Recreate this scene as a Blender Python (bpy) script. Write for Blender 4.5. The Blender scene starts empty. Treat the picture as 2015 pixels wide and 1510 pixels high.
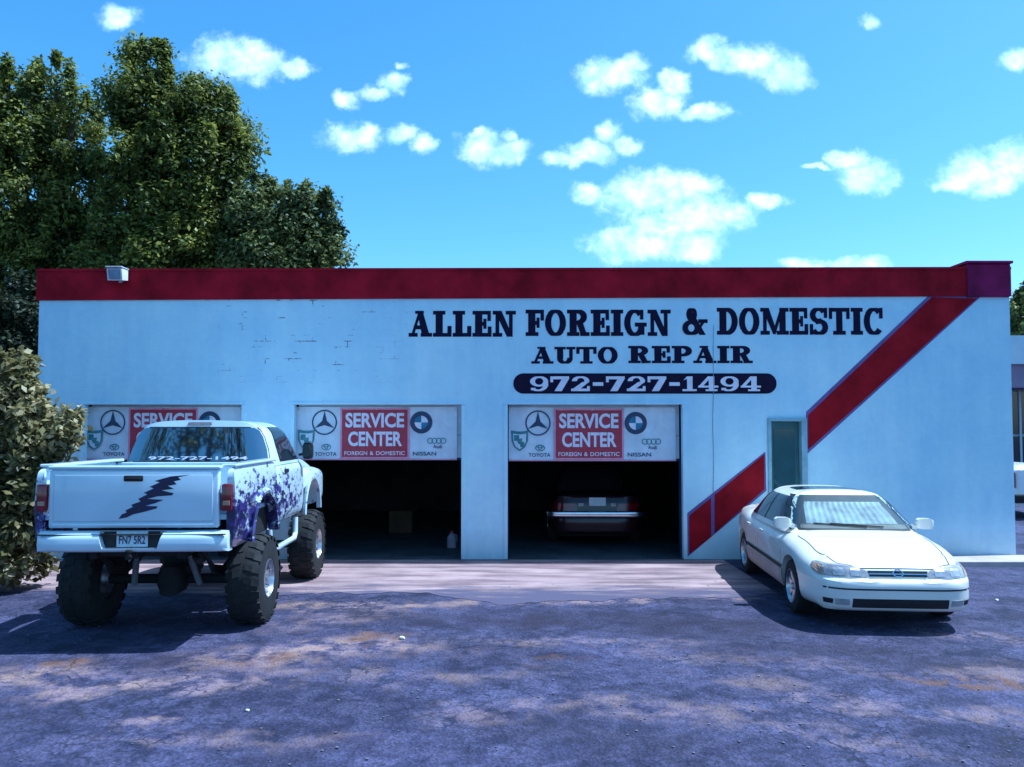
import bpy, bmesh, math, random
import numpy as np
from mathutils import Vector, Matrix
from mathutils.bvhtree import BVHTree
R = math.radians
random.seed(7); rng = np.random.default_rng(11)
scene = bpy.context.scene
COL = scene.collection

# ------------------------------------------------------------------ camera
F, PITCH, HC = 1580.0, R(2.4), 2.2          # focal length in photo pixels, tilt, eye height
PX0, PY0 = 1007.5, 778.8                    # principal point in photo pixels
cam_d = bpy.data.cameras.new('camera')
cam_d.sensor_width = 36.0
cam_d.lens = 36.0 * F / 2015.0
cam_d.shift_y = (PY0 - 755.0) / 2015.0
cam_d.clip_end = 2000.0
cam = bpy.data.objects.new('camera', cam_d)
cam.location = (0, 0, HC)
cam.rotation_euler = (R(90) + PITCH, 0, 0)
COL.objects.link(cam)
scene.camera = cam

def ray(px, py):
    a, b = (px - PX0) / F, (PY0 - py) / F
    return Vector((a, math.cos(PITCH) - b * math.sin(PITCH), math.sin(PITCH) + b * math.cos(PITCH)))
def at(px, py, Y):
    d = ray(px, py); k = Y / d.y
    return Vector((d.x * k, Y, HC + d.z * k))
def gnd(px, py, z=0.0):
    d = ray(px, py); k = (z - HC) / d.z
    return Vector((d.x * k, d.y * k, z))

# ------------------------------------------------------------------ light
SUN_DIR = Vector((0.52, 0.075, 1.0)).normalized()      # towards the sun: right, a little behind the building
SUN_EL = math.asin(SUN_DIR.z); SUN_AZ = math.atan2(SUN_DIR.x, SUN_DIR.y)
sun_d = bpy.data.lights.new('sun', 'SUN')
sun_d.energy = 4.2; sun_d.angle = R(0.55); sun_d.color = (1.0, 0.95, 0.90)
sun = bpy.data.objects.new('sun', sun_d)
sun.rotation_euler = SUN_DIR.to_track_quat('Z', 'Y').to_euler()
sun.location = (20, 5, 40)
COL.objects.link(sun)

vs = scene.view_settings
scene.display_settings.display_device = 'sRGB'
vs.view_transform = 'Standard'; vs.look = 'None'; vs.gamma = 1.0; vs.use_curve_mapping = False
vs.exposure = 0.72
vs.use_white_balance = True; vs.white_balance_temperature = 4700; vs.white_balance_tint = 0   # the camera's cool daylight setting
scene.cycles.use_denoising = True
scene.cycles.max_bounces = 6; scene.cycles.diffuse_bounces = 3; scene.cycles.glossy_bounces = 3
scene.cycles.transmission_bounces = 4; scene.cycles.transparent_max_bounces = 6
scene.cycles.caustics_reflective = False; scene.cycles.caustics_refractive = False
scene.cycles.sample_clamp_indirect = 6.0

# ------------------------------------------------------------------ world: clear sky with fair-weather clouds
SKY_STRENGTH = 0.12
CLOUDS = [  # photo pixels: centre, radii
 (235,35,42,26,.75),
 (450,118,66,38,1),(520,130,50,28,1),(578,137,36,18,1),(500,95,40,18,.8),
 (685,193,28,16,1),(735,182,34,13,1),(775,160,28,20,1),(787,128,16,10,.6),
 (700,270,58,26,1),(790,262,30,18,1),(830,284,22,22,1),
 (948,292,46,34,1),(1000,298,36,26,1),(1005,266,15,13,1),(935,262,16,10,1),
 (1105,314,40,15,1),(1160,296,46,22,1),(1195,264,28,20,1),(1238,282,25,20,.9),
 (1200,148,60,30,1),(1240,128,34,18,1),
 (1290,200,52,30,1),(1325,162,28,22,1),(1385,222,52,17,.85),
 (1395,102,42,24,1),(1475,118,80,30,1),(1545,146,44,32,1),(1430,130,40,18,.9),
 (1152,380,34,20,1),(1290,385,105,42,1),(1360,366,48,22,1),(1390,422,84,38,1),
 (1250,482,86,32,1),(1372,486,50,28,1),(1310,440,76,30,1),
 (1505,397,34,17,1),
 (1668,312,36,18,1),(1702,347,56,32,1),(1618,328,28,8,.6),
 (1935,342,74,42,1),(1995,312,56,38,1),(1885,368,38,14,1),
 (2000,115,30,22,1),
 (1575,522,44,14,.9),(1690,520,62,15,1),
 (1708,40,22,18,.45)]
def build_world():
    w = bpy.data.worlds.new('World'); scene.world = w; w.use_nodes = True
    nt = w.node_tree; N = nt.nodes; L = nt.links; N.clear()
    def mth(op, a, b=None, c=None, clamp=False):
        n = N.new('ShaderNodeMath'); n.operation = op; n.use_clamp = clamp
        for i, v in enumerate((a, b, c)):
            if v is None: continue
            if hasattr(v, 'links'): L.new(v, n.inputs[i])
            else: n.inputs[i].default_value = v
        return n.outputs[0]
    def vec(op, a, b=None, c=None):
        n = N.new('ShaderNodeVectorMath'); n.operation = op
        for i, v in enumerate((a, b, c)):
            if v is None: continue
            if hasattr(v, 'links'): L.new(v, n.inputs[i])
            else: n.inputs[i].default_value = v
        return n
    sky = N.new('ShaderNodeTexSky'); sky.sky_type = 'NISHITA'; sky.sun_disc = False
    sky.sun_elevation = SUN_EL; sky.sun_rotation = SUN_AZ
    sky.air_density = 1.0; sky.dust_density = 1.1; sky.ozone_density = 1.6; sky.altitude = 150
    hs = N.new('ShaderNodeHueSaturation'); hs.inputs['Saturation'].default_value = 1.2; hs.inputs['Hue'].default_value = 0.488
    L.new(sky.outputs[0], hs.inputs['Color'])
    tc = N.new('ShaderNodeTexCoord'); gen = tc.outputs['Generated']
    sp = N.new('ShaderNodeSeparateXYZ'); L.new(gen, sp.inputs[0])
    # --- clouds ahead: tangent coordinates of the direction about the building's normal
    yy = mth('MAXIMUM', sp.outputs['Y'], 0.05)
    cb = N.new('ShaderNodeCombineXYZ')
    L.new(mth('DIVIDE', sp.outputs['X'], yy), cb.inputs[0]); L.new(mth('DIVIDE', sp.outputs['Z'], yy), cb.inputs[1])
    t = cb.outputs[0]
    def noise(src, scale, detail, rough=0.55):
        n = N.new('ShaderNodeTexNoise'); n.inputs['Scale'].default_value = scale
        n.inputs['Detail'].default_value = detail; n.inputs['Roughness'].default_value = rough
        L.new(src, n.inputs['Vector']); return n
    n1 = noise(t, 20.0, 5, 0.6)
    off = vec('MULTIPLY_ADD', n1.outputs['Color'], (0.046, 0.032, 0), (-0.023, -0.016, 0)).outputs[0]
    tw = vec('ADD', t, off).outputs[0]
    acc = None
    for (px, py, rx, ry, k) in CLOUDS:
        d = ray(px, py); cx, cy = d.x / d.y, d.z / d.y
        ax, ay = F / (rx * 1.2), F / (ry * 1.2)
        v = vec('MULTIPLY_ADD', tw, (ax, ay, 0), (-cx * ax, -cy * ay, 0)).outputs[0]
        ln = vec('LENGTH', v).outputs['Value']
        if k < 1: ln = mth('ADD', ln, (1 - k) * 0.6)
        acc = ln if acc is None else mth('SMOOTH_MIN', acc, ln, 0.18)
    n2 = noise(t, 34.0, 7, 0.62)
    fld = mth('ADD', acc, mth('MULTIPLY_ADD', n2.outputs[0], 1.5, -0.75))
    mr = N.new('ShaderNodeMapRange'); mr.interpolation_type = 'SMOOTHSTEP'
    L.new(fld, mr.inputs[0]); mr.inputs[1].default_value = 1.22; mr.inputs[2].default_value = 0.34
    front = mth('MULTIPLY', mr.outputs[0], mth('GREATER_THAN', sp.outputs['Y'], 0.06))
    # --- the same kind of scattered small clouds everywhere else
    zz = mth('MAXIMUM', sp.outputs['Z'], 0.06)
    c2 = N.new('ShaderNodeCombineXYZ')
    L.new(mth('DIVIDE', sp.outputs['X'], zz), c2.inputs[0]); L.new(mth('DIVIDE', sp.outputs['Y'], zz), c2.inputs[1])
    n3 = noise(c2.outputs[0], 1.5, 6, 0.55)
    m2 = N.new('ShaderNodeMapRange'); m2.interpolation_type = 'SMOOTHSTEP'
    L.new(n3.outputs[0], m2.inputs[0]); m2.inputs[1].default_value = 0.60; m2.inputs[2].default_value = 0.70
    ax_ = mth('ABSOLUTE', mth('DIVIDE', sp.outputs['X'], yy)); az_ = mth('DIVIDE', sp.outputs['Z'], yy)
    inside = mth('MULTIPLY', mth('MULTIPLY', mth('LESS_THAN', ax_, 0.68), mth('LESS_THAN', az_, 0.58)), mth('GREATER_THAN', sp.outputs['Y'], 0.06))
    back = mth('MULTIPLY', mth('MULTIPLY', m2.outputs[0], mth('SUBTRACT', 1.0, inside)), mth('GREATER_THAN', sp.outputs['Z'], 0.06))
    cov = mth('MAXIMUM', front, back)
    thin = N.new('ShaderNodeMapRange'); L.new(noise(t, 24.0, 6, 0.6).outputs[0], thin.inputs[0]); thin.inputs[1].default_value = 0.36; thin.inputs[2].default_value = 0.56; thin.inputs[3].default_value = 0.45
    cov = mth('MULTIPLY', cov, thin.outputs[0])
    # cloud tone: white crowns, faintly grey-blue in the thin and lower parts
    n4 = noise(t, 30.0, 4)
    rm = N.new('ShaderNodeValToRGB'); L.new(n4.outputs[0], rm.inputs[0])
    W = 0.98 / SKY_STRENGTH
    rm.color_ramp.elements[0].position = 0.36; rm.color_ramp.elements[0].color = (0.64*W, 0.80*W, 0.93*W, 1)
    rm.color_ramp.elements[1].position = 0.55; rm.color_ramp.elements[1].color = (0.97*W, 1.0*W, 0.98*W, 1)
    mx = N.new('ShaderNodeMixRGB'); L.new(mth('MULTIPLY', cov, 0.95), mx.inputs[0]); L.new(hs.outputs[0], mx.inputs[1]); L.new(rm.outputs[0], mx.inputs[2])
    bg = N.new('ShaderNodeBackground'); bg.inputs[1].default_value = SKY_STRENGTH
    L.new(mx.outputs[0], bg.inputs[0])
    out = N.new('ShaderNodeOutputWorld'); L.new(bg.outputs[0], out.inputs[0])
    w.cycles.sampling_method = 'MANUAL'; w.cycles.sample_map_resolution = 512
build_world()

# ------------------------------------------------------------------ helpers: materials
MATS = {}
def mat(name, col, rough=0.6, metal=0.0, var=0.0, vscale=3.0, bump=0.0, bscale=40.0, spec=0.5, coat=0.0, col2=None, emit=None, streak=1.0):
    """Principled surface with noise-driven tone variation, roughness wear and fine relief."""
    m = bpy.data.materials.new(name); m.use_nodes = True
    nt = m.node_tree; N = nt.nodes; L = nt.links
    b = N['Principled BSDF']
    b.inputs['Base Color'].default_value = (*col, 1); b.inputs['Roughness'].default_value = rough
    b.inputs['Metallic'].default_value = metal; b.inputs['Specular IOR Level'].default_value = spec
    if coat: b.inputs['Coat Weight'].default_value = coat; b.inputs['Coat Roughness'].default_value = 0.04
    tc = N.new('ShaderNodeTexCoord')
    mp = N.new('ShaderNodeMapping'); mp.inputs['Scale'].default_value = (1, 1, streak); L.new(tc.outputs['Object'], mp.inputs[0])
    if var or col2:
        n = N.new('ShaderNodeTexNoise'); n.inputs['Scale'].default_value = vscale; n.inputs['Detail'].default_value = 6; n.inputs['Roughness'].default_value = 0.62
        L.new(mp.outputs[0], n.inputs['Vector'])
        r = N.new('ShaderNodeValToRGB'); L.new(n.outputs[0], r.inputs[0])
        lo = col2 if col2 else tuple(c * (1 - var) for c in col)
        hi = col if col2 else tuple(min(1, c * (1 + var * 0.6)) for c in col)
        r.color_ramp.elements[0].position = 0.34; r.color_ramp.elements[0].color = (*lo, 1)
        r.color_ramp.elements[1].position = 0.66; r.color_ramp.elements[1].color = (*hi, 1)
        L.new(r.outputs[0], b.inputs['Base Color'])
        mr = N.new('ShaderNodeMapRange'); L.new(n.outputs[0], mr.inputs[0])
        mr.inputs[3].default_value = min(1, rough * 1.2); mr.inputs[4].default_value = rough * 0.85
        L.new(mr.outputs[0], b.inputs['Roughness'])
    if bump:
        n2 = N.new('ShaderNodeTexNoise'); n2.inputs['Scale'].default_value = bscale; n2.inputs['Detail'].default_value = 5
        L.new(tc.outputs['Object'], n2.inputs['Vector'])
        bp = N.new('ShaderNodeBump'); bp.inputs['Strength'].default_value = bump; bp.inputs['Distance'].default_value = 0.01
        L.new(n2.outputs[0], bp.inputs['Height']); L.new(bp.outputs[0], b.inputs['Normal'])
    if emit: b.inputs['Emission Color'].default_value = (*emit[0], 1); b.inputs['Emission Strength'].default_value = emit[1]
    MATS[name] = m
    return m

# ------------------------------------------------------------------ helpers: objects
def mesh_of(name, verts, faces):
    me = bpy.data.meshes.new(name); me.from_pydata([tuple(v) for v in verts], [], [tuple(f) for f in faces]); me.update(); return me
def link(name, me, m=None, parent=None, smooth=False, fix=False):
    """One mesh object; parts get their thing as parent and are given in the thing's own frame."""
    if fix or smooth:
        bm = bmesh.new(); bm.from_mesh(me)
        if fix: bmesh.ops.recalc_face_normals(bm, faces=bm.faces)
        if smooth:
            for f in bm.faces: f.smooth = True
            for e in bm.edges:
                if len(e.link_faces) == 2 and e.calc_face_angle(0) > R(38): e.smooth = False
        bm.to_mesh(me); bm.free()
    if m is not None and not me.materials: me.materials.append(m)
    o = bpy.data.objects.new(name, me); COL.objects.link(o)
    if parent is not None: o.parent = parent
    return o
def part(name, vf, m, parent=None, smooth=False, fix=True):
    return link(name, mesh_of(name, *vf), m, parent, smooth, fix)
def tag(o, label=None, cat=None, group=None, kind=None):
    if label: o['label'] = label
    if cat: o['category'] = cat
    if group: o['group'] = group
    if kind: o['kind'] = kind
    return o
def thing(name, label, cat, loc=(0, 0, 0), rz=0.0, group=None):
    o = bpy.data.objects.new(name, None); COL.objects.link(o)
    o.location = loc; o.rotation_euler = (0, 0, rz); o.empty_display_size = 0.3
    return tag(o, label, cat, group)
def copy_tree(o, parent=None):
    c = o.copy(); COL.objects.link(c)
    if parent is not None: c.parent = parent
    for ch in [x for x in bpy.data.objects if x.parent == o]: copy_tree(ch, c)
    return c

def join(*vfs):
    V, Fc = [], []
    for v, f in vfs:
        n = len(V); V += [tuple(p) for p in v]; Fc += [tuple(i + n for i in q) for q in f]
    return V, Fc
def box(x0, x1, y0, y1, z0, z1, bev=0.0, seg=2):
    bm = bmesh.new(); bmesh.ops.create_cube(bm, size=1.0)
    for v in bm.verts:
        v.co = Vector(((x0 + x1) / 2 + v.co.x * (x1 - x0), (y0 + y1) / 2 + v.co.y * (y1 - y0), (z0 + z1) / 2 + v.co.z * (z1 - z0)))
    if bev: bmesh.ops.bevel(bm, geom=list(bm.edges), offset=bev, segments=seg, profile=0.5, affect='EDGES')
    bm.verts.index_update()
    r = [v.co.copy() for v in bm.verts], [[v.index for v in f.verts] for f in bm.faces]
    bm.free(); return r
def prism(poly, a, b, axis='y'):
    """Polygon given in the plane across `axis`, extruded from a to b."""
    def P(p, t):
        return {'x': (t, p[0], p[1]), 'y': (p[0], t, p[1]), 'z': (p[0], p[1], t)}[axis]
    n = len(poly)
    V = [P(p, a) for p in poly] + [P(p, b) for p in poly]
    Fc = [tuple(range(n))[::-1], tuple(range(n, 2 * n))] + [(i, (i + 1) % n, n + (i + 1) % n, n + i) for i in range(n)]
    return V, Fc
def tube(pts, r, seg=8, cap=True):
    pts = [Vector(p) for p in pts]; V, Fc = [], []
    rs = r if isinstance(r, (list, tuple)) else [r] * len(pts)
    up = Vector((0, 0, 1))
    for i, p in enumerate(pts):
        d = (pts[min(i + 1, len(pts) - 1)] - pts[max(i - 1, 0)]).normalized()
        u = d.cross(up)
        if u.length < 1e-3: u = d.cross(Vector((1, 0, 0)))
        u.normalize(); v = d.cross(u)
        for k in range(seg):
            a = 2 * math.pi * k / seg
            V.append(p + (u * math.cos(a) + v * math.sin(a)) * rs[i])
    for i in range(len(pts) - 1):
        for k in range(seg):
            Fc.append((i * seg + k, i * seg + (k + 1) % seg, (i + 1) * seg + (k + 1) % seg, (i + 1) * seg + k))
    if cap: Fc += [tuple(range(seg))[::-1], tuple((len(pts) - 1) * seg + k for k in range(seg))]
    return V, Fc
def lathe_x(prof, seg=32, cx=0, cy=0, cz=0, closed=False):
    """Profile of (radius, x) turned about the x axis."""
    V, Fc = [], []; n = len(prof)
    for k in range(seg):
        a = 2 * math.pi * k / seg
        for r, x in prof: V.append((cx + x, cy + r * math.cos(a), cz + r * math.sin(a)))
    m = n if closed else n - 1
    for k in range(seg):
        for i in range(m):
            j = (i + 1) % n; k2 = (k + 1) % seg
            Fc.append((k * n + i, k * n + j, k2 * n + j, k2 * n + i))
    return V, Fc
def move(vf, d=(0, 0, 0), s=(1, 1, 1), rz=0.0):
    c, t = math.cos(rz), math.sin(rz); o = []
    for p in vf[0]:
        x, y, z = p[0] * s[0], p[1] * s[1], p[2] * s[2]
        o.append((x * c - y * t + d[0], x * t + y * c + d[1], z + d[2]))
    fl = s[0] * s[1] * s[2] < 0
    return o, [tuple(q)[::-1] if fl else tuple(q) for q in vf[1]]
def rcube(na, nb, nc, fn):
    """Surface of a subdivided cube with every point sent through fn(a, b, c), all in [-1, 1]."""
    idx, V, Fc = {}, [], []
    def vid(i, j, k):
        if (i, j, k) not in idx:
            idx[(i, j, k)] = len(V); V.append(fn(-1 + 2 * i / na, -1 + 2 * j / nb, -1 + 2 * k / nc))
        return idx[(i, j, k)]
    for i in range(na):
        for j in range(nb):
            for k in (0, nc):
                q = [vid(i, j, k), vid(i + 1, j, k), vid(i + 1, j + 1, k), vid(i, j + 1, k)]; Fc.append(q if k else q[::-1])
    for i in range(na):
        for k in range(nc):
            for j in (0, nb):
                q = [vid(i, j, k), vid(i + 1, j, k), vid(i + 1, j, k + 1), vid(i, j, k + 1)]; Fc.append(q[::-1] if j else q)
    for j in range(nb):
        for k in range(nc):
            for i in (0, na):
                q = [vid(i, j, k), vid(i, j + 1, k), vid(i, j + 1, k + 1), vid(i, j, k + 1)]; Fc.append(q if i else q[::-1])
    return V, Fc
def sup(a, b, n):
    m = max(abs(a), abs(b))
    if m < 1e-9: return a, b
    s = (abs(a) ** n + abs(b) ** n) ** (1 / n) / m
    return a / s, b / s
def lerp(a, b, t): return a + (b - a) * t
def curve(x, pts):
    """Piecewise smooth interpolation through (x, value) pairs."""
    if x <= pts[0][0]: return pts[0][1]
    for (x0, v0), (x1, v1) in zip(pts, pts[1:]):
        if x <= x1:
            t = (x - x0) / (x1 - x0); t = t * t * (3 - 2 * t) * 0.6 + t * 0.4
            return v0 + (v1 - v0) * t
    return pts[-1][1]
def bvh_of(vf): return BVHTree.FromPolygons([Vector(v) for v in vf[0]], [list(f) for f in vf[1]])
AX = {'-y': (Vector((0, -20, 0)), Vector((0, 1, 0)), lambda u, v: Vector((u, 0, v))),
      '+y': (Vector((0, 20, 0)), Vector((0, -1, 0)), lambda u, v: Vector((u, 0, v))),
      '+x': (Vector((20, 0, 0)), Vector((-1, 0, 0)), lambda u, v: Vector((0, u, v))),
      '-x': (Vector((-20, 0, 0)), Vector((1, 0, 0)), lambda u, v: Vector((0, u, v))),
      '+z': (Vector((0, 0, 20)), Vector((0, 0, -1)), lambda u, v: Vector((u, v, 0)))}
def onto(bvh, axis, u, v, off):
    o, d, f = AX[axis]; p = f(u, v) + o
    h, n, _, _ = bvh.ray_cast(p, d)
    if h is None:
        h, n, _, _ = bvh.find_nearest(f(u, v) + o * 0.05)
    if n.dot(d) > 0: n = -n
    return h + n * off
def skin(bvh, axis, rows, off=0.004, nu=8, nv=3, thick=0.006):
    """Thin shell lying on a surface: rows of (v, u0, u1) across the given view axis."""
    P = []
    full = []
    for (a, b) in zip(rows, rows[1:]):
        for k in range(nv):
            t = k / nv; full.append(tuple(lerp(a[i], b[i], t) for i in range(3)))
    full.append(rows[-1])
    W = nu + 1
    for (v, u0, u1) in full:
        for k in range(W): P.append(onto(bvh, axis, lerp(u0, u1, k / nu), v, off))
    n = len(P)
    d = AX[axis][1]
    P += [p + d * thick for p in P]
    H = len(full); Fc = []
    for i in range(H - 1):
        for k in range(nu):
            a = i * W + k; Fc.append((a, a + 1, a + W + 1, a + W)); Fc.append((n + a, n + a + W, n + a + W + 1, n + a + 1))
    rim = [k for k in range(W)] + [i * W + nu for i in range(1, H)] + [(H - 1) * W + k for k in range(nu - 1, -1, -1)] + [i * W for i in range(H - 2, 0, -1)]
    for a, b in zip(rim, rim[1:] + rim[:1]): Fc.append((a, n + a, n + b, b))
    return P, Fc
def seam(bvh, axis, pts, w=0.008, off=0.0015, step=0.06):
    """Narrow strip along a polyline drawn on a surface (shut lines, mouldings)."""
    Q = []
    for a, b in zip(pts, pts[1:]):
        n = max(1, int(math.hypot(b[0] - a[0], b[1] - a[1]) / step))
        for k in range(n): Q.append((lerp(a[0], b[0], k / n), lerp(a[1], b[1], k / n)))
    Q.append(pts[-1]); V, Fc = [], []
    for i, q in enumerate(Q):
        a, b = Q[max(i - 1, 0)], Q[min(i + 1, len(Q) - 1)]
        t = Vector((b[0] - a[0], b[1] - a[1])).normalized(); nn = (-t.y, t.x)
        for s in (-0.5, 0.5): V.append(onto(bvh, axis, q[0] + nn[0] * w * s, q[1] + nn[1] * w * s, off))
    for i in range(len(Q) - 1): Fc.append((2 * i, 2 * i + 1, 2 * i + 3, 2 * i + 2))
    return V, Fc
def cut(vf, cutters):
    """Boolean difference, evaluated and returned as plain data."""
    a = bpy.data.objects.new('tmp_a', mesh_of('tmp_a', *vf)); COL.objects.link(a); tmp = [a]
    bm = bmesh.new(); bm.from_mesh(a.data); bmesh.ops.recalc_face_normals(bm, faces=bm.faces); bm.to_mesh(a.data); bm.free()
    for c in cutters:
        b = bpy.data.objects.new('tmp_b', mesh_of('tmp_b', *c)); COL.objects.link(b); tmp.append(b)
        bm = bmesh.new(); bm.from_mesh(b.data); bmesh.ops.recalc_face_normals(bm, faces=bm.faces); bm.to_mesh(b.data); bm.free()
        md = a.modifiers.new('cut', 'BOOLEAN'); md.object = b; md.operation = 'DIFFERENCE'; md.solver = 'EXACT'
    dg = bpy.context.evaluated_depsgraph_get(); me = a.evaluated_get(dg).to_mesh()
    r = [v.co.copy() for v in me.vertices], [tuple(p.vertices) for p in me.polygons]
    for o in tmp:
        d = o.data; bpy.data.objects.remove(o); bpy.data.meshes.remove(d)
    return r
def font_vf(text, bold=0.0):
    """Filled outlines of a text in the built-in sans face, at z = 0, scaled to the unit box."""
    c = bpy.data.curves.new('tmp_font', 'FONT'); c.body = text; c.offset = bold; c.resolution_u = 4
    o = bpy.data.objects.new('tmp_font', c); COL.objects.link(o)
    dg = bpy.context.evaluated_depsgraph_get(); me = o.evaluated_get(dg).to_mesh()
    V = [v.co.copy() for v in me.vertices]; Fc = [tuple(p.vertices) for p in me.polygons]
    bpy.data.objects.remove(o); bpy.data.curves.remove(c)
    x0 = min(v.x for v in V); x1 = max(v.x for v in V); y0 = min(v.y for v in V); y1 = max(v.y for v in V)
    return [((v.x - x0) / (x1 - x0), (v.y - y0) / (y1 - y0), 0) for v in V], Fc
def flat(vf, x0, x1, z0, z1, y):
    """Unit-box flat artwork laid on an upright plane at depth y (facing -y)."""
    return [(lerp(x0, x1, p[0]), y - p[2], lerp(z0, z1, p[1])) for p in vf[0]], [tuple(f) for f in vf[1]]
# ================================================================== MATERIALS OF THE SETTING
def wall_paint():
    m = bpy.data.materials.new('pale_blue_wall_paint'); m.use_nodes = True
    nt = m.node_tree; N = nt.nodes; L = nt.links; b = N['Principled BSDF']
    tc = N.new('ShaderNodeTexCoord'); co = tc.outputs['Object']
    def noise(scale, det, src=co, rough=.6):
        n = N.new('ShaderNodeTexNoise'); n.inputs['Scale'].default_value = scale; n.inputs['Detail'].default_value = det
        n.inputs['Roughness'].default_value = rough; L.new(src, n.inputs['Vector']); return n.outputs[0]
    def ramp(src, p0, c0, p1, c1):
        r = N.new('ShaderNodeValToRGB'); L.new(src, r.inputs[0])
        r.color_ramp.elements[0].position = p0; r.color_ramp.elements[0].color = (*c0, 1)
        r.color_ramp.elements[1].position = p1; r.color_ramp.elements[1].color = (*c1, 1); return r.outputs[0]
    def mix(f, a, c, blend='MIX'):
        x = N.new('ShaderNodeMixRGB'); x.blend_type = blend
        for s, v in zip(x.inputs, (f, a, c)):
            if hasattr(v, 'links'): L.new(v, s)
            else: s.default_value = v if not isinstance(v, tuple) else (*v, 1)
        return x.outputs[0]
    base = ramp(noise(0.55, 5), .38, (.52, .74, .88), .62, (.70, .90, .94))
    mp = N.new('ShaderNodeMapping'); mp.inputs['Scale'].default_value = (2.2, 1, .22); L.new(co, mp.inputs[0])
    base = mix(.14, base, ramp(noise(1.6, 6, mp.outputs[0]), .42, (.40, .55, .68), .60, (.70, .88, .93)))      # rain streaks
    base = mix(.25, base, ramp(noise(9, 5), .3, (.5, .66, .76), .7, (.72, .86, .92)))
    # courses under the paint: chips open along the bed joints high on the wall
    mb = N.new('ShaderNodeMapping'); mb.inputs['Rotation'].default_value = (R(90), 0, 0); L.new(co, mb.inputs[0])
    br = N.new('ShaderNodeTexBrick'); L.new(mb.outputs[0], br.inputs['Vector'])
    br.inputs['Scale'].default_value = 1.0; br.inputs['Brick Width'].default_value = .4; br.inputs['Row Height'].default_value = .1
    br.inputs['Mortar Size'].default_value = .009; br.inputs['Mortar Smooth'].default_value = .4
    chips = ramp(noise(4.2, 5), .56, (0, 0, 0), .62, (1, 1, 1))
    sp = N.new('ShaderNodeSeparateXYZ'); L.new(co, sp.inputs[0])
    def band(src, a, b_, c, d):
        r1 = N.new('ShaderNodeMapRange'); L.new(src, r1.inputs[0]); r1.inputs[1].default_value = a; r1.inputs[2].default_value = b_
        r2 = N.new('ShaderNodeMapRange'); L.new(src, r2.inputs[0]); r2.inputs[1].default_value = d; r2.inputs[2].default_value = c
        mm = N.new('ShaderNodeMath'); mm.operation = 'MULTIPLY'; L.new(r1.outputs[0], mm.inputs[0]); L.new(r2.outputs[0], mm.inputs[1]); return mm.outputs[0]
    def mul(a, c):
        mm = N.new('ShaderNodeMath'); mm.operation = 'MULTIPLY'; L.new(a, mm.inputs[0])
        if hasattr(c, 'links'): L.new(c, mm.inputs[1])
        else: mm.inputs[1].default_value = c
        return mm.outputs[0]
    zone = mul(band(sp.outputs['X'], -5.6, -4.2, -3.0, -1.6), band(sp.outputs['Z'], 2.9, 3.3, 4.4, 4.6))
    wear = mul(mul(br.outputs['Fac'], chips), zone)
    base = mix(wear, base, (.12, .12, .14))
    # splash-up grime along the foot, uneven
    ft = N.new('ShaderNodeMapRange'); L.new(sp.outputs['Z'], ft.inputs[0]); ft.inputs[1].default_value = .55; ft.inputs[2].default_value = .05
    base = mix(mul(mul(ft.outputs[0], noise(2.5, 5)), .75), base, (.30, .33, .36))
    L.new(base, b.inputs['Base Color']); b.inputs['Roughness'].default_value = .72; b.inputs['Specular IOR Level'].default_value = .3
    h = N.new('ShaderNodeMath'); h.operation = 'MULTIPLY_ADD'; L.new(br.outputs['Fac'], h.inputs[0]); h.inputs[1].default_value = -.45; L.new(noise(28, 5), h.inputs[2])
    bp = N.new('ShaderNodeBump'); bp.inputs['Strength'].default_value = .22; bp.inputs['Distance'].default_value = .012
    L.new(h.outputs[0], bp.inputs['Height']); L.new(bp.outputs[0], b.inputs['Normal'])
    return m
M_wall = wall_paint()
M_red = mat('dark_red_paint', (.31, .006, .020), .75, var=.45, vscale=1.4, bump=.25, bscale=18, spec=.12)
M_redst = mat('dark_red_stripe_paint', (.29, .006, .015), .75, var=.3, vscale=2.2, bump=.2, bscale=28, spec=.12)
M_trim = mat('purple_stripe_edge', (.16, .10, .30), .6, var=.25, vscale=5)
M_navy = mat('navy_sign_paint', (.010, .006, .030), .7, var=.35, vscale=6, spec=.15)
M_white_p = mat('white_sign_paint', (.78, .76, .86), .55, var=.12, vscale=8)
M_in = mat('shade_dark_interior_wall', (.035, .035, .04), .9, var=.5, vscale=1.0)  # near-black base puts the shade of the unlit bays into the wall colour
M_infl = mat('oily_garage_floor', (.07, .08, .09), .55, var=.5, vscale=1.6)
M_roof = mat('tar_roof', (.12, .12, .12), .9, var=.3, vscale=2)
M_door_w = mat('white_door_section', (.62, .68, .74), .45, var=.15, vscale=4)
M_banner = mat('white_banner_vinyl', (.66, .72, .80), .5, var=.14, vscale=3.5, bump=.12, bscale=5)
M_bred = mat('red_banner_print', (.34, .03, .06), .5, var=.18, vscale=7)
M_bpink = mat('pink_banner_border', (.66, .30, .42), .5, var=.15, vscale=7)
M_bink = mat('dark_banner_print', (.035, .05, .11), .5, var=.25, vscale=9)
M_bgreen = mat('green_banner_print', (.10, .24, .27), .5, var=.35, vscale=16)
M_bblue = mat('blue_banner_print', (.06, .20, .34), .5, var=.25, vscale=9)
M_track = mat('dark_steel_track', (.03, .035, .10), .45, metal=.5, var=.3, vscale=6)
M_pdoor = mat('dark_green_steel_door', (.05, .13, .14), .4, var=.25, vscale=3)
M_pframe = mat('grey_blue_door_frame', (.30, .45, .52), .5, var=.2, vscale=5)
M_chrome = mat('worn_chrome', (.72, .72, .74), .16, metal=1.0, var=.12, vscale=9)
M_conc = mat('pale_concrete', (.52, .43, .41), .9, col2=(.36, .29, .28), vscale=1.3, bump=.35, bscale=60)  # pale concrete shared by the walk and the door sill

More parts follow.
